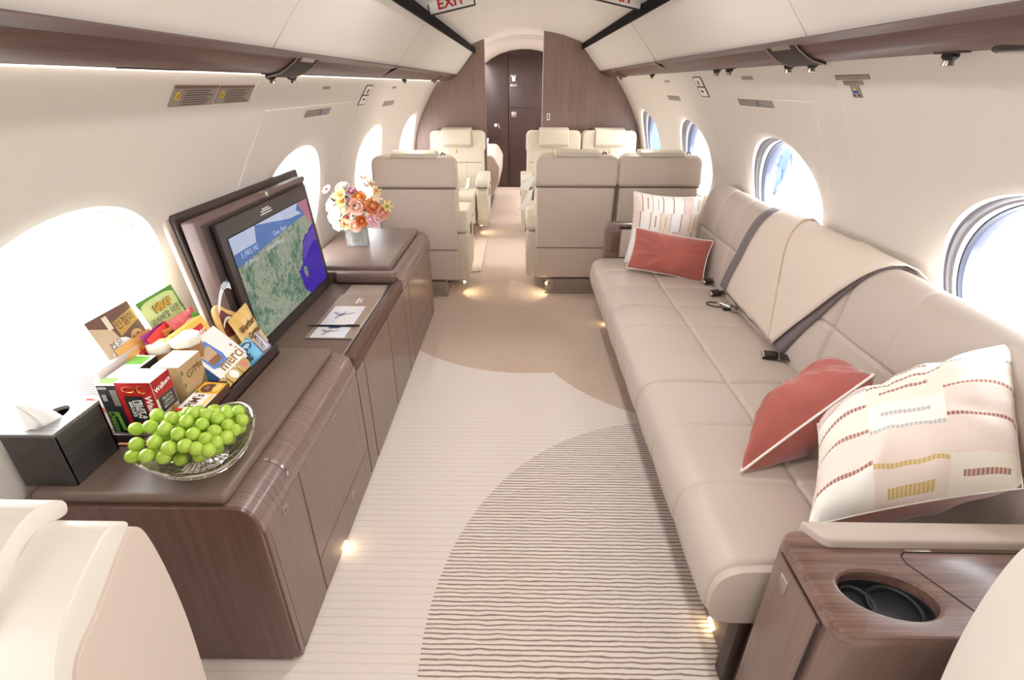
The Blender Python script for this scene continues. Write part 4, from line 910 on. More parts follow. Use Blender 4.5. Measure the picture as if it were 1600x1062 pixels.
# 17 jars of nuts
def jar(x, y, r, zt, label, six=False):
    t = thing('nut_jar', label, 'jar', (x, y, .643)); n = 8 if six else 28
    MB().lathe([(0, .002), (r*.92, .002), (r*.96, .01), (r*.96, zt-.643-.035), (r*.85, zt-.643-.022)], (x, y, .643), n).build('jar_body', C('nut_fill', (170, 120, 70)), t, ang=30 if six else 50)
    MB().lathe([(r*.98, zt-.643-.026), (r, zt-.643-.022), (r, zt-.643-.003), (r*.97, zt-.643), (0, zt-.643)], (x, y, .643), n).build('lid', C('lid_cream', (244, 236, 218)), t, ang=30)
    return t
jar(-1.158, 1.335, .033, .825, 'round nut jar with white lid behind the black and red boxes')
t = jar(-1.098, 1.368, .045, .835, 'eight-sided jar with white lid between the kraft box and wafer pack', True)
t = thing('chocolate_bar', 'dark chocolate bar wedged under the leaning white gift box', 'snack box', (-1.05, 1.345, .643))
MB().box(-1.03, -.975, 1.30, 1.325, .645, .70, .002).build('wrapper', C('bar_brown', (70, 38, 34)), t)

# ------------------------------------------------------------------ vase and flowers
vz = .6405
vs = thing('vase', 'square cut-glass vase of flowers on the far padded cabinet top', 'vase', (-1.085, 3.06, vz))
def glassmat():
    t = NT('cut_glass'); t.b.inputs['Transmission Weight'].default_value = .8; t.b.inputs['Roughness'].default_value = .08; t.b.inputs['Base Color'].default_value = (.985, .985, .99, 1); t.b.inputs['IOR'].default_value = 1.4
    v = t.n('ShaderNodeTexVoronoi'); v.inputs['Scale'].default_value = 45; t.l(t.coord(), v.inputs['Vector']); t.bump(v.outputs['Distance'], .9, .004); return t.m
M['cutglass'] = glassmat()
VF = Matrix.Translation((-1.07, 3.04, vz)) @ Matrix.Rotation(math.radians(12), 4, 'Z')
for a in range(4): MB().box(-.062, .062, -.062, -.054, .008, .135, .003, 2, VF @ Matrix.Rotation(a*PI/2, 4, 'Z')).build('glass_side', 'cutglass', vs)
MB().box(-.062, .062, -.062, .062, 0, .01, .002, 1, VF).build('glass_base', 'cutglass', vs)
M['water'] = mat('stem_water', (214, 220, 214), .1)
M['stemg'] = mat('green_stem', (112, 138, 72), .6); M['leafg'] = mat('dark_leaf', (66, 84, 44), .5)
mb = MB()
for k in range(16): a = 2*PI*k/16; mb.tube([V(-1.07+.025*math.cos(a*3), 3.04+.025*math.sin(a*2), vz+.012), V(-1.07+.035*math.cos(a), 3.04+.035*math.sin(a), vz+.13)], .003, 5)
mb.build('stems', 'stemg', vs, kind='stuff')
def petalmat(name, c1, c2):
    t = NT(name); f = t.noise(t.coord(), 60.0, 2); t.l(t.ramp(f, [(.3, L(c1)), (.7, L(c2))]), t.b.inputs['Base Color']); t.b.inputs['Roughness'].default_value = .6; t.b.inputs['Subsurface Weight'].default_value = .15; t.b.inputs['Subsurface Scale'].default_value = .003; M[name] = t.m
for nm, a, b in (('p_white', (228, 218, 204), (242, 236, 226)), ('p_yellow', (246, 206, 120), (252, 228, 160)), ('p_peach', (244, 190, 158), (250, 214, 188)), ('p_rose', (240, 184, 164), (250, 214, 198)), ('p_mauve', (176, 100, 112), (222, 172, 184)), ('p_orange', (226, 136, 52), (244, 170, 84)), ('p_dahlia', (220, 130, 80), (238, 168, 120)), ('p_rust', (206, 104, 42), (228, 132, 66)), ('p_salmon', (244, 170, 146), (250, 198, 178)), ('p_pink', (244, 190, 200), (250, 214, 220)), ('p_cream', (248, 220, 180), (252, 234, 204)), ('p_hot', (226, 130, 150), (248, 200, 210)), ('p_lily', (250, 200, 130), (252, 226, 160))): petalmat(nm, a, b)
def petal(mb, o, d, out, L_, w, curl, cup=.2):
    """petal from o along out, tipped towards d (flower axis)"""
    d = d.normalized(); out = out.normalized(); side = d.cross(out); rows = []
    for i in range(5):
        u = i/4; ww = w*math.sin(PI*min(.97, .12+.8*u))**.8
        c = o + out*L_*u*math.cos(curl*u) + d*L_*u*math.sin(curl*u)
        rows.append([c-side*ww*.5+d*cup*ww*.5, c, c+side*ww*.5+d*cup*ww*.5])
    mb.grid(rows)
VC = V(-1.07, 3.04, vz+.10)
def flower(name, label, p, r, kind, m, centre=None, stem='stemg'):
    p = Vector(p); d = (p-V(-1.07, 3.06, vz+.14)); d.y -= .10; d = d.normalized()
    t = thing(name, label, 'flower', tuple(p), 0, 'flowers in the glass vase'); u = d.orthogonal().normalized(); w = d.cross(u); mb = MB()
    if kind == 'rose': rings = [(.25, 4, 1.35, .6), (.5, 5, 1.1, .8), (.8, 6, .75, .95), (1.0, 7, .35, 1.0)]
    elif kind == 'dahlia': rings = [(.35, 8, 1.25, .4), (.6, 12, .9, .4), (.8, 15, .55, .4), (1.0, 17, .15, .4)]
    elif kind == 'daisy': rings = [(1.0, 11, .25, .42)]
    elif kind == 'lily': rings = [(1.0, 6, .5, .38)]
    elif kind == 'round': rings = [(.6, 4, .9, 1.0), (1.0, 5, .3, 1.1)]
    else: rings = [(1.0, 3, 1.35, .7)]
    for q, (s, n_, curl, wd) in enumerate(rings):
        for k in range(n_):
            a = 2*PI*k/n_+q*.6; out = u*math.cos(a)+w*math.sin(a)
            petal(mb, p-d*r*.25, d, out, r*s*(1.25 if curl > .9 else 1.05), r*s*wd*1.15, curl*.9, .25)
    mb.build('petals', m, t, ang=70, recalc=False)
    if kind in ('rose', 'dahlia', 'round') and not centre: MB().ball(p-d*r*.05, r*.36, 10, 7).build('flower_heart', m, t)
    if centre: MB().ball(p+d*r*.02, r*.24, 10, 6).build('flower_centre', centre, t)
    MB().tube(cr([p-d*r*.25, (p*.5+VC*.5)+V(0, 0, .01), VC+V(random.uniform(-.02, .02), random.uniform(-.02, .02), 0)], 4), .0022, 5).build('flower_stem', stem, t)
C('fl_green', (120, 160, 50)); C('fl_red', (176, 60, 60)); C('fl_amber', (214, 140, 60)); C('fl_yellow', (240, 210, 120))
FL = [('cosmos', 'pink daisy-like flower sticking out far left of the bouquet', (-1.194, 2.98, .979), .032, 'daisy', 'p_hot', 'fl_red'),
 ('dahlia', 'white dahlia at the top left of the bouquet', (-1.112, 3.0, .985), .046, 'dahlia', 'p_white', None),
 ('chrysanthemum', 'yellow bloom on upper left, just under the white dahlia', (-1.115, 2.965, .950), .036, 'round', 'p_yellow', 'fl_amber'),
 ('chrysanthemum', 'amber-hearted yellow bloom, lower of the two yellow ones on upper left', (-1.111, 2.955, .914), .034, 'round', 'p_yellow', 'fl_amber'),
 ('ranunculus', 'mauve rose-like flower at top centre of bouquet', (-1.05, 2.985, .966), .032, 'rose', 'p_mauve', None),
 ('marigold', 'bright orange flower above the big pink rose', (-1.008, 2.975, .938), .042, 'dahlia', 'p_orange', None),
 ('rose', 'large pale pink rose in the middle of the bouquet', (-1.02, 2.945, .885), .052, 'rose', 'p_rose', None),
 ('dahlia', 'big orange-brown spiky dahlia right of the pink rose', (-.93, 2.96, .885), .052, 'dahlia', 'p_dahlia', None),
 ('rose', 'small deep orange rose low on the right, above the vase rim', (-.997, 2.935, .805), .036, 'rose', 'p_rust', None),
 ('gerbera', 'salmon daisy with red heart low in the middle', (-1.086, 2.94, .825), .040, 'daisy', 'p_salmon', 'fl_red'),
 ('sweet_pea', 'pale pink round flower, left one of three at lower right', (-.95, 2.945, .812), .028, 'round', 'p_pink', None),
 ('sweet_pea', 'pale pink round flower, right one of three at lower right', (-.905, 2.95, .818), .028, 'round', 'p_pink', None),
 ('sweet_pea', 'pale pink round flower, lowest of three at lower right', (-.931, 2.94, .785), .026, 'round', 'p_pink', None),
 ('rose', 'white rose at the far left middle of the bouquet', (-1.185, 3.0, .882), .048, 'rose', 'p_white', None),
 ('rose', 'white rose left of the salmon daisy', (-1.139, 2.955, .848), .044, 'rose', 'p_white', None),
 ('lisianthus', 'small white flower at lower left edge of bouquet', (-1.195, 2.99, .812), .034, 'round', 'p_white', 'fl_yellow'),
 ('rose', 'white rose hanging low left over the vase rim', (-1.15, 2.955, .785), .044, 'rose', 'p_white', None),
 ('lily', 'yellow star lily with green heart sticking out far right', (-.845, 2.96, .886), .042, 'lily', 'p_lily', 'fl_green'),
 ('alstroemeria', 'peach star flower at the top right of the bouquet', (-.932, 2.99, 1.008), .034, 'lily', 'p_cream', 'fl_amber'),
 ('alstroemeria', 'pale orange star flower just under the top right one', (-.905, 2.985, .970), .034, 'lily', 'p_lily', 'fl_amber'),
 ('lily_bud', 'upright closed bud at the very top of bouquet', (-.977, 3.0, 1.035), .026, 'bud', 'p_peach', None),
 ('lily_bud', 'white closed bud right of the topmost bud', (-.960, 2.99, .998), .030, 'bud', 'p_white', None),
 ('lily', 'cream trumpet flower above the orange-brown dahlia', (-.91, 2.985, .932), .040, 'lily', 'p_cream', None),
 ('carnation', 'peach carnation low in the centre over the vase rim', (-1.04, 2.935, .775), .040, 'dahlia', 'p_peach', None),
 ('freesia', 'pale yellow flower low left of the peach carnation', (-1.10, 2.94, .785), .034, 'round', 'p_yellow', 'fl_red'),
 ('rose', 'salmon rose at right edge under the yellow star lily', (-.882, 2.975, .842), .040, 'rose', 'p_salmon', None),
 ('dahlia', 'white dahlia left of the yellow blooms', (-1.156, 2.985, .928), .040, 'dahlia', 'p_white', None),
 ('ranunculus', 'small mauve flower left of the pink rose', (-1.075, 2.955, .912), .024, 'rose', 'p_mauve', None),
 ('rose', 'cream rose between the white roses and the salmon daisy', (-1.10, 2.95, .872), .036, 'rose', 'p_cream', None)]
for f in FL: flower(*f)
mb = MB()
for k in range(22):
    a = random.uniform(0, 2*PI); e = random.uniform(-.2, .9); p = V(-1.04+.09*math.cos(a), 3.02+.06*math.sin(a), .85+.07*math.sin(e))
    petal(mb, p, V(0, -.4, 1), V(math.cos(a), math.sin(a)*.6-.3, .3), .06, .026, .3)
lv = mb.build('foliage', 'leafg', vs, ang=70, recalc=False, kind='stuff')

def rrect2(x0, x1, z0, z1, rt, rb, n=7):
    out = []
    for cx, cz, r, a0 in ((x1-rb, z0+rb, rb, -PI/2), (x1-rt, z1-rt, rt, 0), (x0+rt, z1-rt, rt, PI/2), (x0+rb, z0+rb, rb, PI)):
        out += [(cx+r*math.cos(a0+PI/2*k/n), cz+r*math.sin(a0+PI/2*k/n)) for k in range(n+1)]
    return out
def slab(out, yb, yf, b=.02, n=5):
    """upholstered slab: rounded outline in (x,z), back and front faces y = yb(z), yf(z), rolled edges of radius b"""
    cx = sum(p[0] for p in out)/len(out); cz = sum(p[1] for p in out)/len(out); hx = max(p[0] for p in out)-cx; hz = max(p[1] for p in out)-cz
    def ins(d): return [(cx+(x-cx)*(1-d/hx), cz+(z-cz)*(1-d/hz)) for x, z in out]
    m = MB()
    # back: start inset on the back face, roll out to the rim; front: the same in reverse
    R_ = []
    for k in range(n+1):
        a = PI/2*k/n; R_.append([(x, yb(z)+b*(1-math.cos(a)), z) for x, z in ins(b*(1-math.sin(a)))])
    for k in range(n+1):
        a = PI/2*(1-k/n); R_.append([(x, yf(z)-b*(1-math.cos(a)), z) for x, z in ins(b*(1-math.sin(a)))])
    m.grid(R_, closed_v=True); m.ngon(R_[0]); m.ngon(R_[-1]); return m
# ------------------------------------------------------------------ club seats (built at the origin: sitter faces +Y, back towards -Y)
def make_seat(label, aisle=0):
    t = thing('club_seat', label, 'seat', (0, 0, 0), 0)
    slab(rrect2(-.288, .288, .135, .842, .02, .035), lambda z: .012-.010*(z-.135)/.7, lambda z: .225-.06*(z-.135)/.7, .018).build('back_shell', 'taupe', t, ang=50)
    slab(rrect2(-.306, .306, .845, 1.062, .06, .03), lambda z: -.012+.02*max(0, z-.9)/.15, lambda z: .15-.03*(z-.845)/.2, .03).build('back_top_shell', 'taupe', t, ang=50)
    MB().box(-.287, .287, .0015, .01, .383, .387).build('back_seam', 'seamdk', t)
    MB().box(-.296, .296, .0, .02, .838, .848, .003).build('back_joint', 'seamdk', t)
    slab(rrect2(-.297, .297, .40, 1.066, .075, .04), lambda z: .10, lambda z: .232-.065*(z-.40)/.66, .024).build('back_cushion', 'cream2', t, ang=50)
    st = MB()
    for x in (-.10, .10): st.tube([(x, .168, 1.02), (x, .197, .74), (x, .226, .46)], .0022, 4)
    st.tube([(-.27, .201, .74), (.27, .201, .74)], .0022, 4); st.build('stitching', 'seamdk', t)
    hp = [(.0, 1.052), (.01, 1.082), (.06, 1.092), (.15, 1.092), (.195, 1.075), (.222, .93), (.205, .905), (.185, .905), (.155, 1.05)]
    MB().prism(hp, -.16, .16, 'X', .014, 3).build('headrest', 'cream2', t, ang=50)
    MB().tube([(.0, .226, .905), (.0, .222, .86)], .0025, 5).box(-.010, .010, .216, .222, .84, .862, .002).build('headrest_tag', 'gold', t)
    MB().box(.175, .205, .07, .11, 1.052, 1.062, .003).tube([(.19, .09, 1.062), (.20, .09, 1.078), (.215, .09, 1.07), (.22, .09, 1.06)], .005, 6).build('hook', 'blackpl', t)
    sc_ = [(.20, .30), (.20, .45), (.30, .475), (.55, .475), (.63, .46), (.655, .42), (.645, .34), (.62, .30)]
    MB().prism(sc_, -.222, .222, 'X', .03, 4).build('seat_cushion', 'cream2', t, ang=50)
    lr = [(.60, .16), (.60, .30), (.645, .33), (.665, .30), (.655, .18), (.64, .16)]
    MB().prism(lr, -.22, .22, 'X', .018, 3).build('leg_rest', 'cream2', t, ang=50)
    for s in (-1, 1):
        x0, x1 = sorted((s*.232, s*(.362 if s == aisle else .302)))
        cap = [(.065, .50), (.06, .53), (.10, .60), (.18, .645), (.50, .645), (.60, .62), (.63, .57), (.62, .53), (.30, .53)]
        a = MB().prism(cap, x0, x1, 'X', .022, 4).build('armrest', 'cream2', t, ang=50)
        MB().box(x0+.006, x1-.006, .50, .624, .528, .545, .004).build('wood_band', 'woodX', a)
        pn = [(.07, .13), (.06, .49), (.30, .52), (.61, .522), (.625, .48), (.60, .20), (.56, .12), (.20, .105)]
        MB().prism(pn, x0+.004, x1-.004, 'X', .018, 3).build('arm_panel', 'cream2', t, ang=50)
        MB().box(x1-.006 if s > 0 else x0-.002, x1+.002 if s > 0 else x0+.006, .33, .44, .42, .50, .003).build('arm_control', 'bezel', a)
    b = MB().box(-.20, .185, .02, .50, .0, .12, .012, 2).build('pedestal', 'base', t)
    MB().box(-.205, .19, .012, .51, .0, .02, .006).build('pedestal_skirt', 'base', t)
    MB().box(-.130, -.127, .0175, .0205, .022, .12).build('pedestal_joint', 'seamdk', t)
    return t
seatA = make_seat('taupe-backed club seat left of the aisle, back turned, behind the flower cabinet', 1); seatA.location = (-.838, 3.75, 0)
seatB = make_seat('taupe-backed club seat right of the aisle, back turned, white paper on its arm', -1); seatB.location = (.335, 3.83, 0)
seatC = make_seat('taupe-backed club seat by the right windows, back turned, behind striped cushion', 0); seatC.location = (.945, 3.83, 0)
MB().box(.52, .585, 3.8485, 3.8505, .052, .058).box(.53, .575, 3.8485, 3.8505, .042, .047).build('pedestal_caption', 'white', None)
bpy.data.objects['pedestal_caption'].parent = seatB; bpy.data.objects['pedestal_caption'].data.transform(Matrix.Translation((-.335, -3.83, 0)))
seatD = dup(seatB, (-.78, 6.13, 0), PI, 'cream club seat left of the aisle facing the camera, before the wood bulkhead')
seatE = dup(seatA, (.29, 6.13, 0), PI, 'cream club seat facing the camera next to the aisle, before right bulkhead')
seatF = dup(seatC, (.90, 6.13, 0), PI, 'cream club seat facing the camera by the right windows, before right bulkhead')
for s in (seatA, seatB, seatC): s['group'] = 'club seats with backs turned'
for s in (seatD, seatE, seatF): s['group'] = 'club seats facing the camera'
# seat belt on the left facing seat
t = thing('seat_belt', 'pale seat belt with buckle lying across the left facing seat', 'seat belt', (-.72, 5.7, .47))
M['belt'] = mat('belt_cream', (246, 240, 230), .7)
rows = [[Vector(p)+V(-.018, 0, 0), Vector(p)+V(.018, .012, .002)] for p in cr([(-.66, 5.90, .575), (-.67, 5.84, .50), (-.68, 5.76, .484), (-.74, 5.70, .482)], 4)]
MB().grid(rows).build('strap', 'belt', t)
MB().box(-.80, -.745, 5.68, 5.715, .478, .492, .003).build('buckle', 'satin', t)
# papers on the seat arm right of the aisle
t = thing('paper_sheets', 'white folded paper sheets hanging over seat arm right of the aisle', 'paper', (.0, 4.3, .65))
pr = [V(.075, 4.22, .80), V(.04, 4.20, .835), V(-.005, 4.18, .80), V(-.012, 4.17, .70), V(-.02, 4.17, .62)]
rows = [[p+V(0, -.02, 0), p+V(.004, .06, 0), p+V(0, .14, 0)] for p in cr(pr, 3)]
MB().grid(rows).build('sheet', 'white', t)
MB().grid([[V(-.015, 4.13, .87), V(.06, 4.16, .88)], [V(-.05, 4.12, .82), V(.03, 4.15, .84)], [V(-.098, 4.10, .775), V(-.01, 4.13, .765)]]).build('folded_corner', 'white', t)
MB().grid([[V(-.01, 4.12, .76), V(.03, 4.14, .77)], [V(-.05, 4.11, .68), V(.0, 4.13, .68)], [V(-.09, 4.10, .620), V(.0, 4.12, .615)]]).build('lower_corner', 'white', t)
mb = MB()
for k in range(3): mb.box(.0, .015, 4.165, 4.17, .785-.02*k, .788-.02*k)
mb.build('printed_lines', 'ink', t, kind='stuff')
# tray table between right seats that carries the papers' weight
# footlights at the seat bases
for x, y, lab in ((-.523, 3.86, 'tiny footlight on the base of left seat with its back turned'), (.145, 3.84, 'tiny footlight on the base of right aisle seat with its back turned'), (-.52, 5.72, 'tiny footlight on the base of the left facing seat')):
    s = -1 if x > 0 else 1
    t = thing('footlight', lab, 'lamp', (x, y, .09))
    bx = (-.66 if x < 0 else .14)
    MB().lathe([(0, .014), (.008, .012), (.010, 0), (.012, -.002)], (0, 0, 0), 12, mtx=Matrix.Translation((x, y, .09)) @ Matrix.Rotation(s*PI/2, 4, 'Y')).build('lens', 'lamp', t)
    MB().box(min(x, bx if s > 0 else x+.02)-.0, max(x-.002 if s > 0 else x, bx if s > 0 else x+.02), y-.012, y+.012, .082, .098, .003).build('mount', 'base', t)
    lp_ = bpy.data.lights.new('footlight_glow', 'SPOT'); lp_.energy = .55; lp_.color = (1, .82, .52); lp_.spot_size = 2.0; lp_.shadow_soft_size = .01
    lo = bpy.data.objects.new('footlight_glow', lp_); COL.objects.link(lo); lo.location = (x+s*.03, y, .10); lo.rotation_euler = (0, -s*math.radians(35), 0); lo.parent = None
for x, y, s, lab in ((-.704, 1.30, 1, 'tiny floor light at the foot of the nearest wood cabinet'), (.534, 3.26, -1, 'tiny floor light at far foot of the sofa'), (.534, 1.02, -1, 'tiny floor light at near foot of the sofa')):
    t = thing('footlight', lab, 'lamp', (x, y, .02))
    MB().box(x-.002, x+.002, y-.02, y+.02, .010, .020, .001, 1).build('lens', 'lamp', t)
    lp_ = bpy.data.lights.new('footlight_glow', 'SPOT'); lp_.energy = .035; lp_.color = (1, .82, .52); lp_.spot_size = 2.4; lp_.shadow_soft_size = .02
    lo = bpy.data.objects.new('footlight_glow', lp_); COL.objects.link(lo); lo.location = (x+s*.012, y, .05); lo.rotation_euler = (0, -s*math.radians(30), 0)
# pale floor plate over the seat track
t = thing('floor_plate', 'pale floor plate lying on the carpet beside the left seats', 'floor plate', (-.48, 4.9, 0))
MB().prism([(-.545, 4.34), (-.425, 4.36), (-.428, 5.50), (-.545, 5.50)], .0, .012, 'Z', .003, 2).build('plate', C('plate_beige', (226, 206, 186)), t)
MB().ball((-.445, 4.40, .012), .007, 8, 5).ball((-.445, 5.45, .012), .007, 8, 5).build('screw', 'satin', t)

# divan and pillow seen through the doorway
t = thing('divan', 'taupe upholstered divan end seen through the doorway behind the left bulkhead', 'sofa', (-.75, 7.0, 0))
MB().prism([(-1.10, .22), (-1.12, .74), (-.44, .74), (-.40, .715), (-.335, .60), (-.345, .40), (-.42, .26), (-.46, .22)], 6.56, 7.9, 'Y', .03, 3).build('cushion', 'taupe', t, ang=50)
MB().box(-1.08, -.47, 6.6, 7.9, 0, .22, .01).build('plinth', 'blackpl', t)
# ------------------------------------------------------------------ cushions (helper)
def cushion(name, label, o, x, y, w, h, th, front, back, pipe='piping', group=None, wr=.004, bow=.06, flare=0.0, seed=1, piper=.0038, corners=None):
    F = frame(o, x, y); t = thing(name, label, 'cushion', tuple(o), 0, group); rr = random.Random(seed); n = 30
    ph = [rr.uniform(0, 6) for _ in range(6)]
    def P(u, v, s):
        X = u*w/2*(1-bow*(1-v*v)*abs(u)); Y = v*h/2*(1-bow*(1-u*u)*abs(v))
        e = (max(0, 1-abs(u)**2.4)*max(0, 1-abs(v)**2.4))**.55
        a = math.atan2(v, u); rad = max(abs(u), abs(v))
        wk = wr*rad**2*max(0, 1-rad)**.5*(math.sin(9*a+ph[0])+.7*math.sin(17*a+ph[1]))*2.2 + wr*.5*math.sin(5*u+3*v+ph[2])*e + wr*.35*math.sin(11*u-6*v+ph[3])*math.sin(4*v+2*u+ph[4])*e**.5
        Z = s*(th/2*e+wk*e**.3)
        if s < 0 and flare: X *= 1+flare*min(1, e*1.6); Y *= 1+flare*min(1, e*1.6)
        if corners:   # four free corners (lower left, lower right, upper right, upper left): a slumped cushion
            u2, v2 = (X/w*2+1)/2, (Y/h*2+1)/2; c0, c1, c2, c3 = corners
            p = (c0*(1-u2)+c1*u2)*(1-v2)+(c3*(1-u2)+c2*u2)*v2; du = (c1-c0)*(1-v2)+(c2-c3)*v2; dv = (c3-c0)*(1-u2)+(c2-c1)*u2
            return p+du.cross(dv).normalized()*Z
        return F @ V(X, Y, Z)
    for s, nm, m in ((1, 'front_cover', front), (-1, 'back_cover', back)):
        b = bmesh.new(); uvl = b.loops.layers.uv.new('UVMap'); g = [[b.verts.new(P(-1+2*i/n, -1+2*j/n, s)) for j in range(n+1)] for i in range(n+1)]
        for i in range(n):
            for j in range(n):
                f = b.faces.new((g[i][j], g[i+1][j], g[i+1][j+1], g[i][j+1]) if s > 0 else (g[i][j], g[i][j+1], g[i+1][j+1], g[i+1][j]))
                for lo in f.loops:
                    for ii in (i, i+1):
                        for jj in (j, j+1):
                            if g[ii][jj] is lo.vert: lo[uvl].uv = (ii/n, jj/n)
        me = bpy.data.meshes.new(nm); b.to_mesh(me); b.free(); link(nm, me, m, t, ang=180)
    e = [P(-1+2*k/24, -1, 0) for k in range(24)]+[P(1, -1+2*k/24, 0) for k in range(24)]+[P(1-2*k/24, 1, 0) for k in range(24)]+[P(-1, 1-2*k/24, 0) for k in range(24)]
    if pipe: MB().tube(e, piper, 6, closed=True).build('piping', pipe, t, ang=180)
    return t
def stripemat(name, ncol, nrow, seed, swap=False):
    """woven blocks: offset pastel bands, each with a coloured dashed line along its edge"""
    t = NT(name); uv = t.coord('UV'); sp = t.n('ShaderNodeSeparateXYZ'); t.l(uv, sp.inputs[0])
    U, Vv = (sp.outputs[1], sp.outputs[0]) if swap else (sp.outputs[0], sp.outputs[1])
    vr = t.math('MULTIPLY', Vv, float(nrow)); ri = t.math('FLOOR', vr)
    wn = t.n('ShaderNodeTexWhiteNoise', noise_dimensions='1D'); t.l(t.math('ADD', ri, float(seed)), wn.inputs['W'])
    uc = t.math('ADD', t.math('MULTIPLY', U, float(ncol)), t.math('MULTIPLY', wn.outputs['Value'], .6)); ci = t.math('FLOOR', uc); fu = t.math('FRACT', uc); fv = t.math('FRACT', vr)
    w2 = t.n('ShaderNodeTexWhiteNoise', noise_dimensions='2D'); cb = t.n('ShaderNodeCombineXYZ'); t.l(t.math('ADD', ci, seed*3.3), cb.inputs[0]); t.l(ri, cb.inputs[1]); t.l(cb.outputs[0], w2.inputs['Vector'])
    base = t.ramp(w2.outputs['Value'], [(0, L((250, 246, 238))), (.3, L((246, 230, 220))), (.5, L((249, 242, 228))), (.7, L((243, 218, 208))), (.88, L((252, 248, 242)))])
    base.node.color_ramp.interpolation = 'CONSTANT'
    wc = t.n('ShaderNodeSeparateColor'); t.l(w2.outputs['Color'], wc.inputs[0])
    line = t.ramp(wc.outputs[0], [(0, L((160, 86, 74))), (.36, L((214, 184, 96))), (.58, L((172, 108, 92))), (.76, L((196, 190, 186)))]); line.node.color_ramp.interpolation = 'CONSTANT'
    on = t.math('MULTIPLY', t.math('LESS_THAN', fu, .11), t.math('GREATER_THAN', t.math('ADD', wc.outputs[1], 0.0), .12))
    short = t.math('MULTIPLY', t.math('MULTIPLY', t.math('GREATER_THAN', fu, .50), t.math('LESS_THAN', fu, .64)), t.math('MULTIPLY', t.math('GREATER_THAN', wc.outputs[2], .62), t.math('LESS_THAN', t.math('ABSOLUTE', t.math('SUBTRACT', fv, .5)), .32)))
    dash = t.math('ADD', .72, t.math('MULTIPLY', t.math('SINE', t.math('MULTIPLY', Vv, 320.0)), .28))
    c = t.mix(t.math('MULTIPLY', t.math('MAXIMUM', on, short), dash), base, line)
    t.l(c, t.b.inputs['Base Color']); t.b.inputs['Roughness'].default_value = .85
    wv = t.math('MULTIPLY', t.math('SINE', t.math('MULTIPLY', U, 420.0)), t.math('SINE', t.math('MULTIPLY', Vv, 420.0))); t.bump(wv, .15, .001); M[name] = t.m
stripemat('woven_blocks_far', 7, 4, 11); stripemat('woven_blocks_near', 5, 3, 9, True)
cushion('throw_pillow', 'white cushion on the divan behind the left bulkhead', (-.66, 6.74, .80), V(1, .1, 0), V(0, .35, 1), .38, .24, .10, 'white', 'white', None, seed=2)

# ------------------------------------------------------------------ sofa
YS = [.865, 1.725, 2.50, 3.30]
sofa = thing('sofa', 'long taupe leather sofa under the right windows', 'sofa', (.85, 2.1, 0))
SEATP = cr([(.50, .275, 0), (.455, .28, 0), (.425, .30, 0), (.412, .345, 0), (.415, .40, 0), (.430, .44, 0), (.465, .462, 0), (.52, .468, 0), (.64, .468, 0), (.755, .462, 0), (.87, .466, 0), (.98, .462, 0), (1.06, .452, 0), (1.11, .42, 0)], 5)
SEATP = [(p.x, p.y) for p in SEATP]
BACKP = cr([(1.085, .43, 0), (1.082, .50, 0), (1.088, .60, 0), (1.102, .705, 0), (1.112, .80, 0), (1.128, .88, 0), (1.150, .930, 0), (1.178, .955, 0), (1.205, .958, 0), (1.235, .940, 0), (1.245, .90, 0), (1.248, .80, 0)], 6)
BACKP = [(p.x, p.y) for p in BACKP]
def crease(d, w, depth): return depth*math.exp(-(d/w)**2)
def soft_panel(prof, y0, y1, cross, name, parent, faint, edge=.013, puff=.010):
    """leather panel swept along Y over a profile; seams are pressed into it"""
    n = len(prof); nrm = []
    for i in range(n):
        a = prof[max(0, i-1)]; b = prof[min(n-1, i+1)]; dx, dz = b[0]-a[0], b[1]-a[1]; l_ = math.hypot(dx, dz) or 1; nrm.append((-dz/l_, dx/l_))
    arc = [0.0]
    for i in range(1, n): arc.append(arc[-1]+math.hypot(prof[i][0]-prof[i-1][0], prof[i][1]-prof[i-1][1]))
    ca = [min(zip(arc, prof), key=lambda q: abs(q[1][c[0]]-c[1]))[0] for c in cross]
    marks = [y0]+faint+[y1]
    fine = sorted({round(v, 5) for v in list(np.linspace(y0, y1, 34))+[m+d for m in faint for d in (-.012, -.006, -.003, 0, .003, .006, .012)]+[y0+d for d in (.002, .006, .012, .02)]+[y1-d for d in (.002, .006, .012, .02)] if y0 <= v <= y1})
    dense = []
    for i in range(n-1):
        k_ = 3 if any(abs(arc[i]-c) < .05 for c in ca) else 1
        for q in range(k_):
            f = q/k_; dense.append((arc[i]+(arc[i+1]-arc[i])*f, [prof[i][j]+(prof[i+1][j]-prof[i][j])*f for j in (0, 1)], [nrm[i][j]+(nrm[i+1][j]-nrm[i][j])*f for j in (0, 1)]))
    dense.append((arc[-1], list(prof[-1]), list(nrm[-1])))
    rows = []
    for s_, p, nn in dense:
        row = []
        for y in fine:
            lo = max(m for m in marks if m <= y+1e-6); hi = min(m for m in marks if m >= y-1e-6); hi = hi if hi > lo else lo+1e-6
            t_ = (y-lo)/max(1e-6, hi-lo); pf = puff*.45*math.sin(PI*min(1, max(0, t_)))**.6 if hi-lo > .01 else 0
            off = pf + puff*.5 - edge*math.exp(-((y-y0)/.008)**2) - edge*math.exp(-((y1-y)/.008)**2)
            for m in faint: off -= crease(y-m, .0045, .0035)
            for c in ca: off -= crease(s_-c, .007, .010)
            row.append((p[0]-nn[0]*-off, y, p[1]+nn[1]*off))
        rows.append(row)
    return MB().grid(rows).build(name, 'sofa', parent, ang=75)
for a, b in zip(YS, YS[1:]):
    f3 = [a+(b-a)/3, a+(b-a)*2/3]
    q = soft_panel(SEATP, a+.0008, b-.0008, [(0, .755)], 'seat_cushion', sofa, f3)
    soft_panel(BACKP, a+.0008, b-.0008, [(1, .705)], 'back_cushion', sofa, f3)
def endcap(prof, y, extra): return MB().ngon([(x, y, z) for x, z in prof]+[(x, y, z) for x, z in extra])
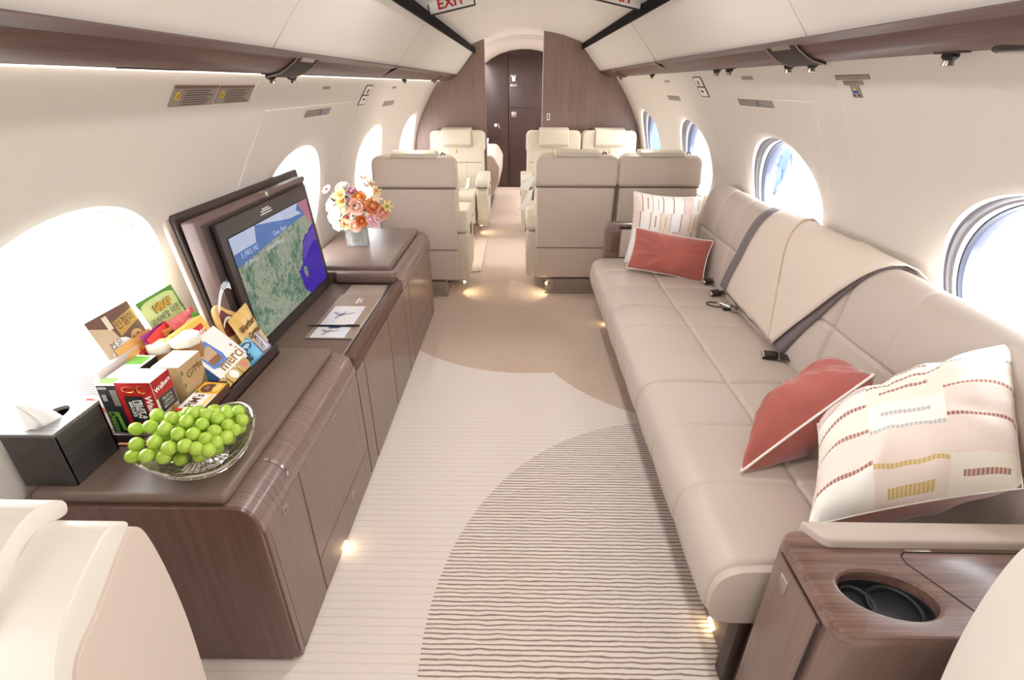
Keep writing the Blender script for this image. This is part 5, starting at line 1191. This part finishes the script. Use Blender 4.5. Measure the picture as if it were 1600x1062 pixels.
nearp = [(x, z) for x, z in SEATP]+[(1.11, .28)]
MB().prism(nearp, .845, .868, 'Y', .006, 2).build('seat_end', 'sofa', sofa, ang=40)
MB().prism(nearp, 3.297, 3.315, 'Y', .006, 2).build('seat_end', 'sofa', sofa, ang=40)
bp = [(x, z) for x, z in BACKP]+[(1.2, .5), (1.16, .40)]
MB().prism(bp, .846, .868, 'Y').build('back_end', 'sofa', sofa, ang=60)
MB().prism(bp, 3.297, 3.32, 'Y', .004, 2).build('back_end', 'sofa', sofa, ang=60)
bs = MB().box(.535, 1.10, .855, 3.31, 0, .30, .004).build('plinth', 'wooddk', sofa)
for y in (1.45, 1.88, 2.72): MB().box(.5335, .54, y-.003, y+.003, .005, .29).build('plinth_joint', 'gap', bs)
for y in (1.43, 2.30): MB().box(.528, .537, y-.012, y+.012, .035, .075, .003).build('plinth_latch', 'satin', bs)
MB().box(.505, .54, .85, .90, 0, .27, .008).build('front_foot', 'darkpl', sofa)
# far arm with a wood pocket
ar = MB().prism([(.505, 0.3), (.50, .66), (.525, .695), (1.1, .695), (1.1, .3)], 3.335, 3.42, 'Y', .010, 2).build('far_arm', 'woodZ', sofa)
MB().box(.60, 1.08, 3.322, 3.337, .47, .66, .008, 3).build('arm_pad', 'sofa', ar)
MB().box(.585, .80, 3.328, 3.345, .664, .678, .002).build('pocket_slot', 'gap', ar)
MB().box(.535, .59, 3.328, 3.338, .50, .64, .004).build('arm_inset', 'wooddk', ar)
# ledge between the sofa back and the sidewall
o = MB().grid([[(1.235, y, .80), (wx(.80)-.002, y, .81)] for y in (.6, 3.9)]).build('trim_ledge', 'wall', None); o['kind'] = 'structure'

# seat belts
def belt_buckle(x, y, z, rz, label):
    t = thing('seat_belt', label, 'seat belt', (x, y, z), 0, None); F = Matrix.Translation((x, y, z)) @ Matrix.Rotation(rz, 4, 'Z') @ Matrix.Rotation(math.radians(18), 4, 'X')
    MB().box(-.032, .032, -.022, .022, 0, .016, .004, 2, F).build('buckle', 'blackpl', t)
    MB().box(-.034, -.022, -.019, .019, .003, .018, .003, 2, F).build('buckle_lip', 'chrome', t)
    MB().box(-.020, .020, -.016, .016, .015, .021, .003, 2, F).build('release_flap', 'darkpl', t)
    MB().box(.028, .085, -.018, .018, .002, .006, .001, 1, F).build('strap', 'bezel', t)
    MB().box(.024, .038, -.020, .020, .0, .012, .002, 1, F).build('anchor', 'chrome', t)
    return t
belt_buckle(1.01, 2.64, .478, .3, 'dark seat belt buckle in sofa crease, just left of the throw corner')
belt_buckle(1.00, 1.92, .478, -.2, 'dark seat belt buckle on the sofa below lowest throw tip')
t = belt_buckle(1.03, 2.83, .478, .4, 'seat belt end half hidden by the long rust cushion')
t = thing('seat_belt', 'shiny metal belt tongue with loop strap, lying on sofa beside the throw', 'seat belt', (1.01, 2.46, .475))
MB().tube([(1.00, 2.50, .482), (1.03, 2.44, .484)], .015, 14).build('tongue_barrel', 'chrome', t)
MB().box(1.015, 1.05, 2.40, 2.43, .474, .492, .003).build('tongue', 'chrome', t); MB().box(.985, 1.02, 2.425, 2.45, .47, .482, .003).build('housing', 'blackpl', t)
MB().tube(cr([(.99, 2.46, .478), (.95, 2.47, .477), (.925, 2.50, .4765), (.94, 2.53, .4765), (.985, 2.52, .478)], 4), .004, 5).build('loop', 'bezel', t)

# ------------------------------------------------------------------ throw blanket over the sofa back
BARC = [0.0]
for i in range(1, len(BACKP)): BARC.append(BARC[-1]+math.hypot(BACKP[i][0]-BACKP[i-1][0], BACKP[i][1]-BACKP[i-1][1]))
def onback(s, y, off):
    s = max(0, min(BARC[-1]-1e-4, s)); i = max(k for k in range(len(BARC)) if BARC[k] <= s); f = (s-BARC[i])/(BARC[i+1]-BARC[i]); a, b = BACKP[i], BACKP[i+1]
    x, z = a[0]+(b[0]-a[0])*f, a[1]+(b[1]-a[1])*f; dx, dz = b[0]-a[0], b[1]-a[1]; l_ = math.hypot(dx, dz)
    return V(x-dz/l_*off, y, z+dx/l_*off)
STOP = [s for s, p in zip(BARC, BACKP) if p[0] < 1.206][-1]
def s_of_z(z): return min(zip(BARC, BACKP), key=lambda q: abs(q[1][1]-z)+(9 if q[1][0] > 1.15 else 0))[0]
th = thing('throw_blanket', 'cream throw blanket with mauve grey edge draped over the sofa back', 'blanket', (1.15, 2.1, .5))
def drape(c00, c10, c01, c11, off, name, m, fold=0.0, nu=26, nv=26, thick=.004):
    """bilinear patch in (arc length, y); c00/c10 lower left/right, c01/c11 upper left/right"""
    rows = []
    for j in range(nv):
        v = j/(nv-1); row = []
        for i in range(nu):
            u = i/(nu-1)
            s = (c00[0]*(1-u)+c10[0]*u)*(1-v)+(c01[0]*(1-u)+c11[0]*u)*v; y = (c00[1]*(1-u)+c10[1]*u)*(1-v)+(c01[1]*(1-u)+c11[1]*u)*v
            o_ = off+fold*(.5+.5*math.sin(u*7+v*2.2))*(1-.4*v)+.006*math.exp(-((u-.55-.15*v)/.03)**2)*(fold > 0)
            row.append(onback(s, y, o_))
        rows.append(row)
    ob = MB().grid(rows).build(name, m, th, ang=60)
    md = ob.modifiers.new('thickness', 'SOLIDIFY'); md.thickness = thick; md.offset = 1
    return ob
sl = s_of_z(.485)
drape((s_of_z(.50), 2.72), (s_of_z(.475), 1.95), (STOP+.07, 2.52), (STOP+.05, 1.60), .012, 'border_cloth', 'throwg', .004)
drape((s_of_z(.515), 2.60), (s_of_z(.482), 2.02), (STOP+.06, 2.42), (STOP+.04, 1.585), .022, 'cream_cloth', 'throw', .008)
MB().tube([onback(s_of_z(.50)+(STOP+.03-s_of_z(.50))*k/20, 2.06+.20*(k/20)**1.1, .032) for k in range(21)], [.006]+[.007]*19+[.004], 8).build('folded_ridge', 'throw', th)

# ------------------------------------------------------------------ sofa cushions
cushion('throw_pillow', 'large woven block-pattern cushion in the far corner of the sofa', (.84, 3.175, .70), V(.48, .02, -.03), V(.09, .05, .44), .46, .44, .15, 'woven_blocks_far', 'piping', 'piping', None, .003, bow=.10, seed=5)
cushion('throw_pillow', 'long rust velvet cushion leaning on the far patterned cushion', (.83, 2.98, .598), V(.455, -.14, -.05), V(.085, .07, .225), .46, .25, .12, 'rust', 'rust', 'piping', 'rust velvet cushions', .008, seed=8)
cushion('throw_pillow', 'rust velvet cushion with white piping lying against near patterned cushion', (.785, 1.315, .590), V(.40, .11, .27), V(.18, .86, -.26), .47, .26, .22, 'rust', 'rust', 'piping', 'rust velvet cushions', .014, seed=12, piper=.0045, corners=(V(.592, 1.18, .485), V(.984, 1.312, .75), V(1.04, 1.44, .69), V(.735, 1.39, .545)))
cushion('throw_pillow', 'large woven block-pattern cushion with rust back at the near sofa end', (.965, 1.085, .735), V(.41, -.065, .17), V(.05, .25, .29), .50, .45, .32, 'woven_blocks_near', 'rust', 'piping', None, .011, seed=21, piper=.002, flare=.13, corners=(V(.640, .910, .553), V(1.045, .868, .722), V(1.215, 1.175, .94), V(.80, 1.22, .635)))

# ------------------------------------------------------------------ near right console with cup holder
cn = thing('side_console', 'wood side console with oval cup holder at near end of the sofa', 'console', (.86, .72, 0))
cx0, cx1, cy0, cy1, ctop = .505, 1.27, .575, .815, .64
bo = [(1.20, cy0+.014), (cx0+.045, cy0+.014)]+[(cx0+.045-.031*math.sin(q), cy0+.045-.031*math.cos(q)) for q in np.linspace(.2, PI/2, 6)]+[(cx0+.014, cy1), (1.20, cy1)]
MB().prism(bo, 0, ctop-.075, 'Z').build('body', 'woodZ', cn, ang=30)
bi = [(1.19, cy0+.024), (cx0+.05, cy0+.024), (cx0+.024, cy0+.05), (cx0+.024, cy1-.01), (1.19, cy1-.01)]
MB().grid([[(x, y, ctop-.076) for x, y in bo], [(x, y, ctop-.027) for x, y in bo]], closed_v=True).build('apron', 'woodZ', cn, ang=30)
MB().box(cx0+.004, cx0+.014, cy0+.06, cy1-.012, .02, ctop-.05, .002).build('side_door', 'woodZ', cn)
MB().box(cx0+.001, cx0+.008, cy1-.075, cy1-.045, ctop-.12, ctop-.075, .003).build('door_latch', 'satin', cn)
MB().box(cx0+.003, cx0+.006, cy0+.055, cy0+.06, .02, ctop-.05).build('door_gap', 'gap', cn)
# top with an oval hole
hc = (.648, .664); hr = (.086, .055)
def rrect(a):
    # rounded outline of the top
    x0, x1, y0, y1, r = cx0, cx1, cy0, cy1+.004, .035
    c, s = math.cos(a), math.sin(a); k_ = min(((x1-hc[0]) if c > 0 else (hc[0]-x0))/abs(c) if abs(c) > 1e-9 else 9e9, ((y1-hc[1]) if s > 0 else (hc[1]-y0))/abs(s) if abs(s) > 1e-9 else 9e9)
    x, y = hc[0]+c*k_, hc[1]+s*k_
    for px, py, qx, qy in ((x0, y0, 1, 1), (x0, y1, 1, -1)):
        ccx, ccy = px+qx*r, py+qy*r
        if (x-ccx)*qx < 0 and (y-ccy)*qy < 0:
            d = math.hypot(x-ccx, y-ccy); x, y = ccx+(x-ccx)/d*r, ccy+(y-ccy)/d*r
    return x, y
A_ = sorted(list(np.linspace(0, 2*PI, 121)[:-1])+[math.atan2(yy-hc[1], xx-hc[0]) % (2*PI) for xx in (cx1,) for yy in (cy0, cy1+.004)])
hole = lambda a, k_=1.0: (hc[0]+hr[0]*k_*math.cos(a)+.02*math.sin(a)*-1*k_, hc[1]+hr[1]*k_*math.sin(a))
rows = [[(*hole(a, .97), ctop-.03) for a in A_], [(*hole(a, .97), ctop-.006) for a in A_], [(*hole(a, 1.03), ctop-.001) for a in A_], [(*hole(a, 1.10), ctop) for a in A_]]
out = [rrect(a) for a in A_]
def inset(p, k_): return (p[0]+(hc[0]-p[0])*k_, p[1]+(hc[1]-p[1])*k_)
rows += [[(*inset(p, .05), ctop) for p in out], [(*inset(p, .015), ctop-.002) for p in out], [(*p, ctop-.010) for p in out], [(*p, ctop-.026) for p in out], [(*inset(p, .05), ctop-.030) for p in out]]
MB().grid(rows, closed_v=True).build('top', wood('console_top_wood', (92, 66, 58), (140, 110, 98), 'X', .28, .5, 200), cn, ang=30)
M['cupblk'] = mat('cup_holder_rubber', (38, 40, 44), .45)
rows = [[(*hole(a, 1.0), ctop-.010) for a in A_], [(*hole(a, .985), ctop-.014) for a in A_], [(*hole(a, .97), ctop-.042) for a in A_], [(*hole(a, .93), ctop-.048) for a in A_], [(*hole(a, .02), ctop-.048) for a in A_]]
MB().grid(rows, closed_v=True).build('cup_holder', 'cupblk', cn, ang=35)
for nm, ox, oy, r in (('large_well', .022, -.004, .047), ('small_well', -.046, .012, .031)):
    MB().lathe([(r+.004, -.048), (r+.003, -.034), (r, -.033), (r-.003, -.036), (r-.003, -.047), (0, -.047)], (hc[0]+ox, hc[1]+oy, ctop), 40).build(nm, 'cupblk', cn, ang=40)
# fold-out table lid, hinge
MB().tube([(.742, .762, ctop+.0004), (.73, .752, ctop+.0004), (.7285, .735, ctop+.0004), (.80, .60, ctop+.0004), (.815, .585, ctop+.0004)], .0016, 4).tube([(.742, .762, ctop+.0004), (1.25, .762, ctop+.0004)], .0016, 4).build('lid_joint', 'gap', cn)
MB().box(.745, .80, .762, .772, ctop-.001, ctop+.0025, .0012).build('lid_hinge', 'satin', cn)
ap = [(.590, .772), (.580, .780), (.566, .800), (.552, .826), (1.24, .826), (1.24, .772)]
MB().prism(ap, ctop-.02, ctop+.022, 'Z', .010, 3).build('arm_pad', 'sofa', cn, ang=50)

# ------------------------------------------------------------------ the two seats nearest the camera
def near_seat(side, label, dy=0.0, xs=.62, xo=1.215, cushion_m='cream', shell_m='taupe'):
    t = thing('cabin_seat', label, 'seat', (side*(xs+xo)/2, .3, 0), 0)
    x0, x1 = sorted((side*xs, side*xo))
    P_ = lambda q: [(y+dy, z) for y, z in q]
    shell = [(.43, 0.06), (.515, .50), (.535, .68), (.540, .80), (.536, .90), (.525, .945), (.500, .945), (.43, .90), (.37, .86), (.335, .75), (.30, .55), (.26, .35), (.22, .06)]
    sh = [(p.x, p.y) for p in cr([V(y, z, 0) for y, z in shell[1:-1]], 5)]
    MB().prism(P_([shell[0]]+sh+[shell[-1]]), x0+.004, x1-.004, 'X', .03, 4).build('back_shell', shell_m, t, ang=60)
    fc = [(.522, .955), (.50, .975), (.47, .972), (.40, .935), (.355, .88), (.33, .80), (.305, .66), (.285, .56), (.26, .46), (.30, .44), (.36, .60), (.395, .78), (.43, .87), (.49, .935)]
    fs = [(p.x, p.y) for p in cr([V(y, z, 0) for y, z in fc], 3, True)]
    MB().prism(P_(fs), x0+.010, x1-.010, 'X', .024, 4).build('back_cushion', cushion_m, t, ang=60)
    hp = [(.530, .962), (.535, .985), (.50, 1.005), (.45, .995), (.385, .95), (.335, .87), (.325, .84), (.345, .835), (.40, .915), (.455, .965), (.49, .975)]
    h0, h1 = sorted((side*(xs+.105), side*(xo-.115)))
    hs = [(p.x, p.y) for p in cr([V(y, z, 0) for y, z in hp], 3, True)]
    MB().prism(P_(hs), h0, h1, 'X', .012, 3).build('headrest', cushion_m, t, ang=60)
    MB().prism(P_([(.27, .30), (.27, .44), (.1, .475), (-.15, .475), (-.20, .43), (-.2, .32)]), x0+.06, x1-.06, 'X', .03, 3).build('seat_cushion', cushion_m, t, ang=50)
    MB().box(x0+.10, x1-.10, -.05+dy, .30+dy, 0, .30, .01).build('pedestal', 'base', t)
    for a, b in ((x0-.0, x0+.06), (x1-.06, x1)):
        MB().prism(P_([(.30, .12), (.30, .58), (.20, .62), (-.18, .62), (-.22, .55), (-.18, .12)]), a, b, 'X', .02, 3).build('armrest', cushion_m, t, ang=50)
    return t
near_seat(-1, 'cream seat back at the lower left corner, nearest the camera, left of aisle')
near_seat(1, 'cream seat back cut by the lower right corner, nearest the camera, right of aisle', -.01, .645, 1.22, 'cream', 'cream')

# ------------------------------------------------------------------ outside: apron, person, hangar
GZ = -1.96
o = MB().grid([[(-200, -120, GZ), (-200, 250, GZ)], [(200, -120, GZ), (200, 250, GZ)]]).build('ground_apron', 'tarmac', smooth=False); o['kind'] = 'structure'
hg = thing('hangar', 'blue hangar building with white door far outside the farthest right window', 'building', (5.8, 27, GZ))
M['hangblue'] = mat('hangar_blue', (74, 110, 150), .5)
MB().box(4.0, 7.35, 25, 31, GZ, 2.6).build('wall', 'hangblue', hg, smooth=False)
MB().prism([(3.8, 2.6), (5.7, 3.3), (7.55, 2.6)], 24.8, 31.2, 'Y').build('roof', 'grey', hg, smooth=False)
MB().box(6.5, 7.2, 24.94, 25.0, GZ, -.55).build('door', 'white', hg, smooth=False)
for x in (4.6, 5.5, 6.7): MB().box(x, x+.5, 24.93, 25.0, .2, .9).build('window', 'white', hg, smooth=False)
def person(x, y):
    t = thing('person', 'person in dark blue work clothes walking outside the middle right window', 'person', (x, y, GZ), 0)
    def skin(name, vs, es, rad, m, root=0):
        me = bpy.data.meshes.new(name); me.from_pydata([Vector(v)+V(x, y, GZ) for v in vs], es, []); ob = bpy.data.objects.new(name, me); COL.objects.link(ob)
        sk = ob.modifiers.new('skin', 'SKIN'); ly = me.skin_vertices[0]
        for i, r in enumerate(rad): ly.data[i].radius = (r, r); ly.data[i].use_root = (i == root)
        ob.modifiers.new('sub', 'SUBSURF').levels = 1
        dg = bpy.context.evaluated_depsgraph_get(); m2 = bpy.data.meshes.new_from_object(ob.evaluated_get(dg)); bpy.data.objects.remove(ob)
        m2.materials.clear(); return link(name, m2, m, t, ang=180)
    C('skin_tone', (214, 168, 140)); C('workwear', (58, 76, 122)); C('workwear_dark', (44, 54, 92)); C('hair_dark', (44, 36, 34)); C('shoe_dark', (40, 38, 40))
    body = [(0, 0, .95), (0, -.02, 1.15), (0, -.03, 1.38), (0, -.04, 1.48), (0, -.05, 1.56), (-.18, -.03, 1.42), (-.24, .06, 1.15), (-.22, -.08, .93), (.18, -.03, 1.42), (.25, -.06, 1.16), (.22, -.20, .96), (-.10, 0, .90), (-.11, -.16, .52), (-.11, -.06, .09), (.10, 0, .90), (.11, .08, .50), (.11, .30, .12)]
    ed = [(0, 1), (1, 2), (2, 3), (3, 4), (2, 5), (5, 6), (6, 7), (2, 8), (8, 9), (9, 10), (0, 11), (11, 12), (12, 13), (0, 14), (14, 15), (15, 16)]
    skin('body', body, ed, [.14, .14, .15, .07, .055, .075, .05, .038, .075, .05, .038, .10, .075, .05, .10, .075, .05], 'workwear')
    MB().ball((x, y-.06, GZ+1.645), .10, 16, 12, (.82, .98, 1.15)).ball((x, y-.165, GZ+1.64), .018, 8, 6).ball((x-.085, y-.06, GZ+1.64), .025, 8, 6, (.5, 1, 1.2)).ball((x+.085, y-.06, GZ+1.64), .025, 8, 6, (.5, 1, 1.2)).build('head', 'skin_tone', t, ang=180)
    MB().ball((x, y-.035, GZ+1.69), .105, 14, 10, (.88, .98, .95)).build('hair', 'hair_dark', t, ang=180)
    for hx, hy, hz in ((-.22, -.09, .88), (.22, -.22, .91)):
        v = [(hx, hy, hz+.05), (hx, hy-.01, hz-.02)]; e = [(0, 1)]; r = [.03, .034]
        for k in range(4): v += [(hx, hy-.03+.018*k, hz-.06), (hx, hy-.035+.018*k, hz-.11+.008*abs(k-1))]; e += [(1, 2+2*k), (2+2*k, 3+2*k)]; r += [.010, .008]
        v += [(hx+.02, hy-.045, hz-.02), (hx+.025, hy-.055, hz-.06)]; e += [(1, 10), (10, 11)]; r += [.011, .009]
        skin('hand', v, e, r, 'skin_tone')
    for sx_, sy_, sz_, rx in ((-.11, -.10, .045, 0), (.11, .30, .07, .5)):
        MB().ball((0, 0, 0), .13, 12, 8, (.38, 1, .36)).xf(Matrix.Translation((x+sx_, y+sy_, GZ+sz_)) @ Matrix.Rotation(rx, 4, 'X')).build('shoe', 'shoe_dark', t, ang=180)
    return t
person(8.97, 18.5)
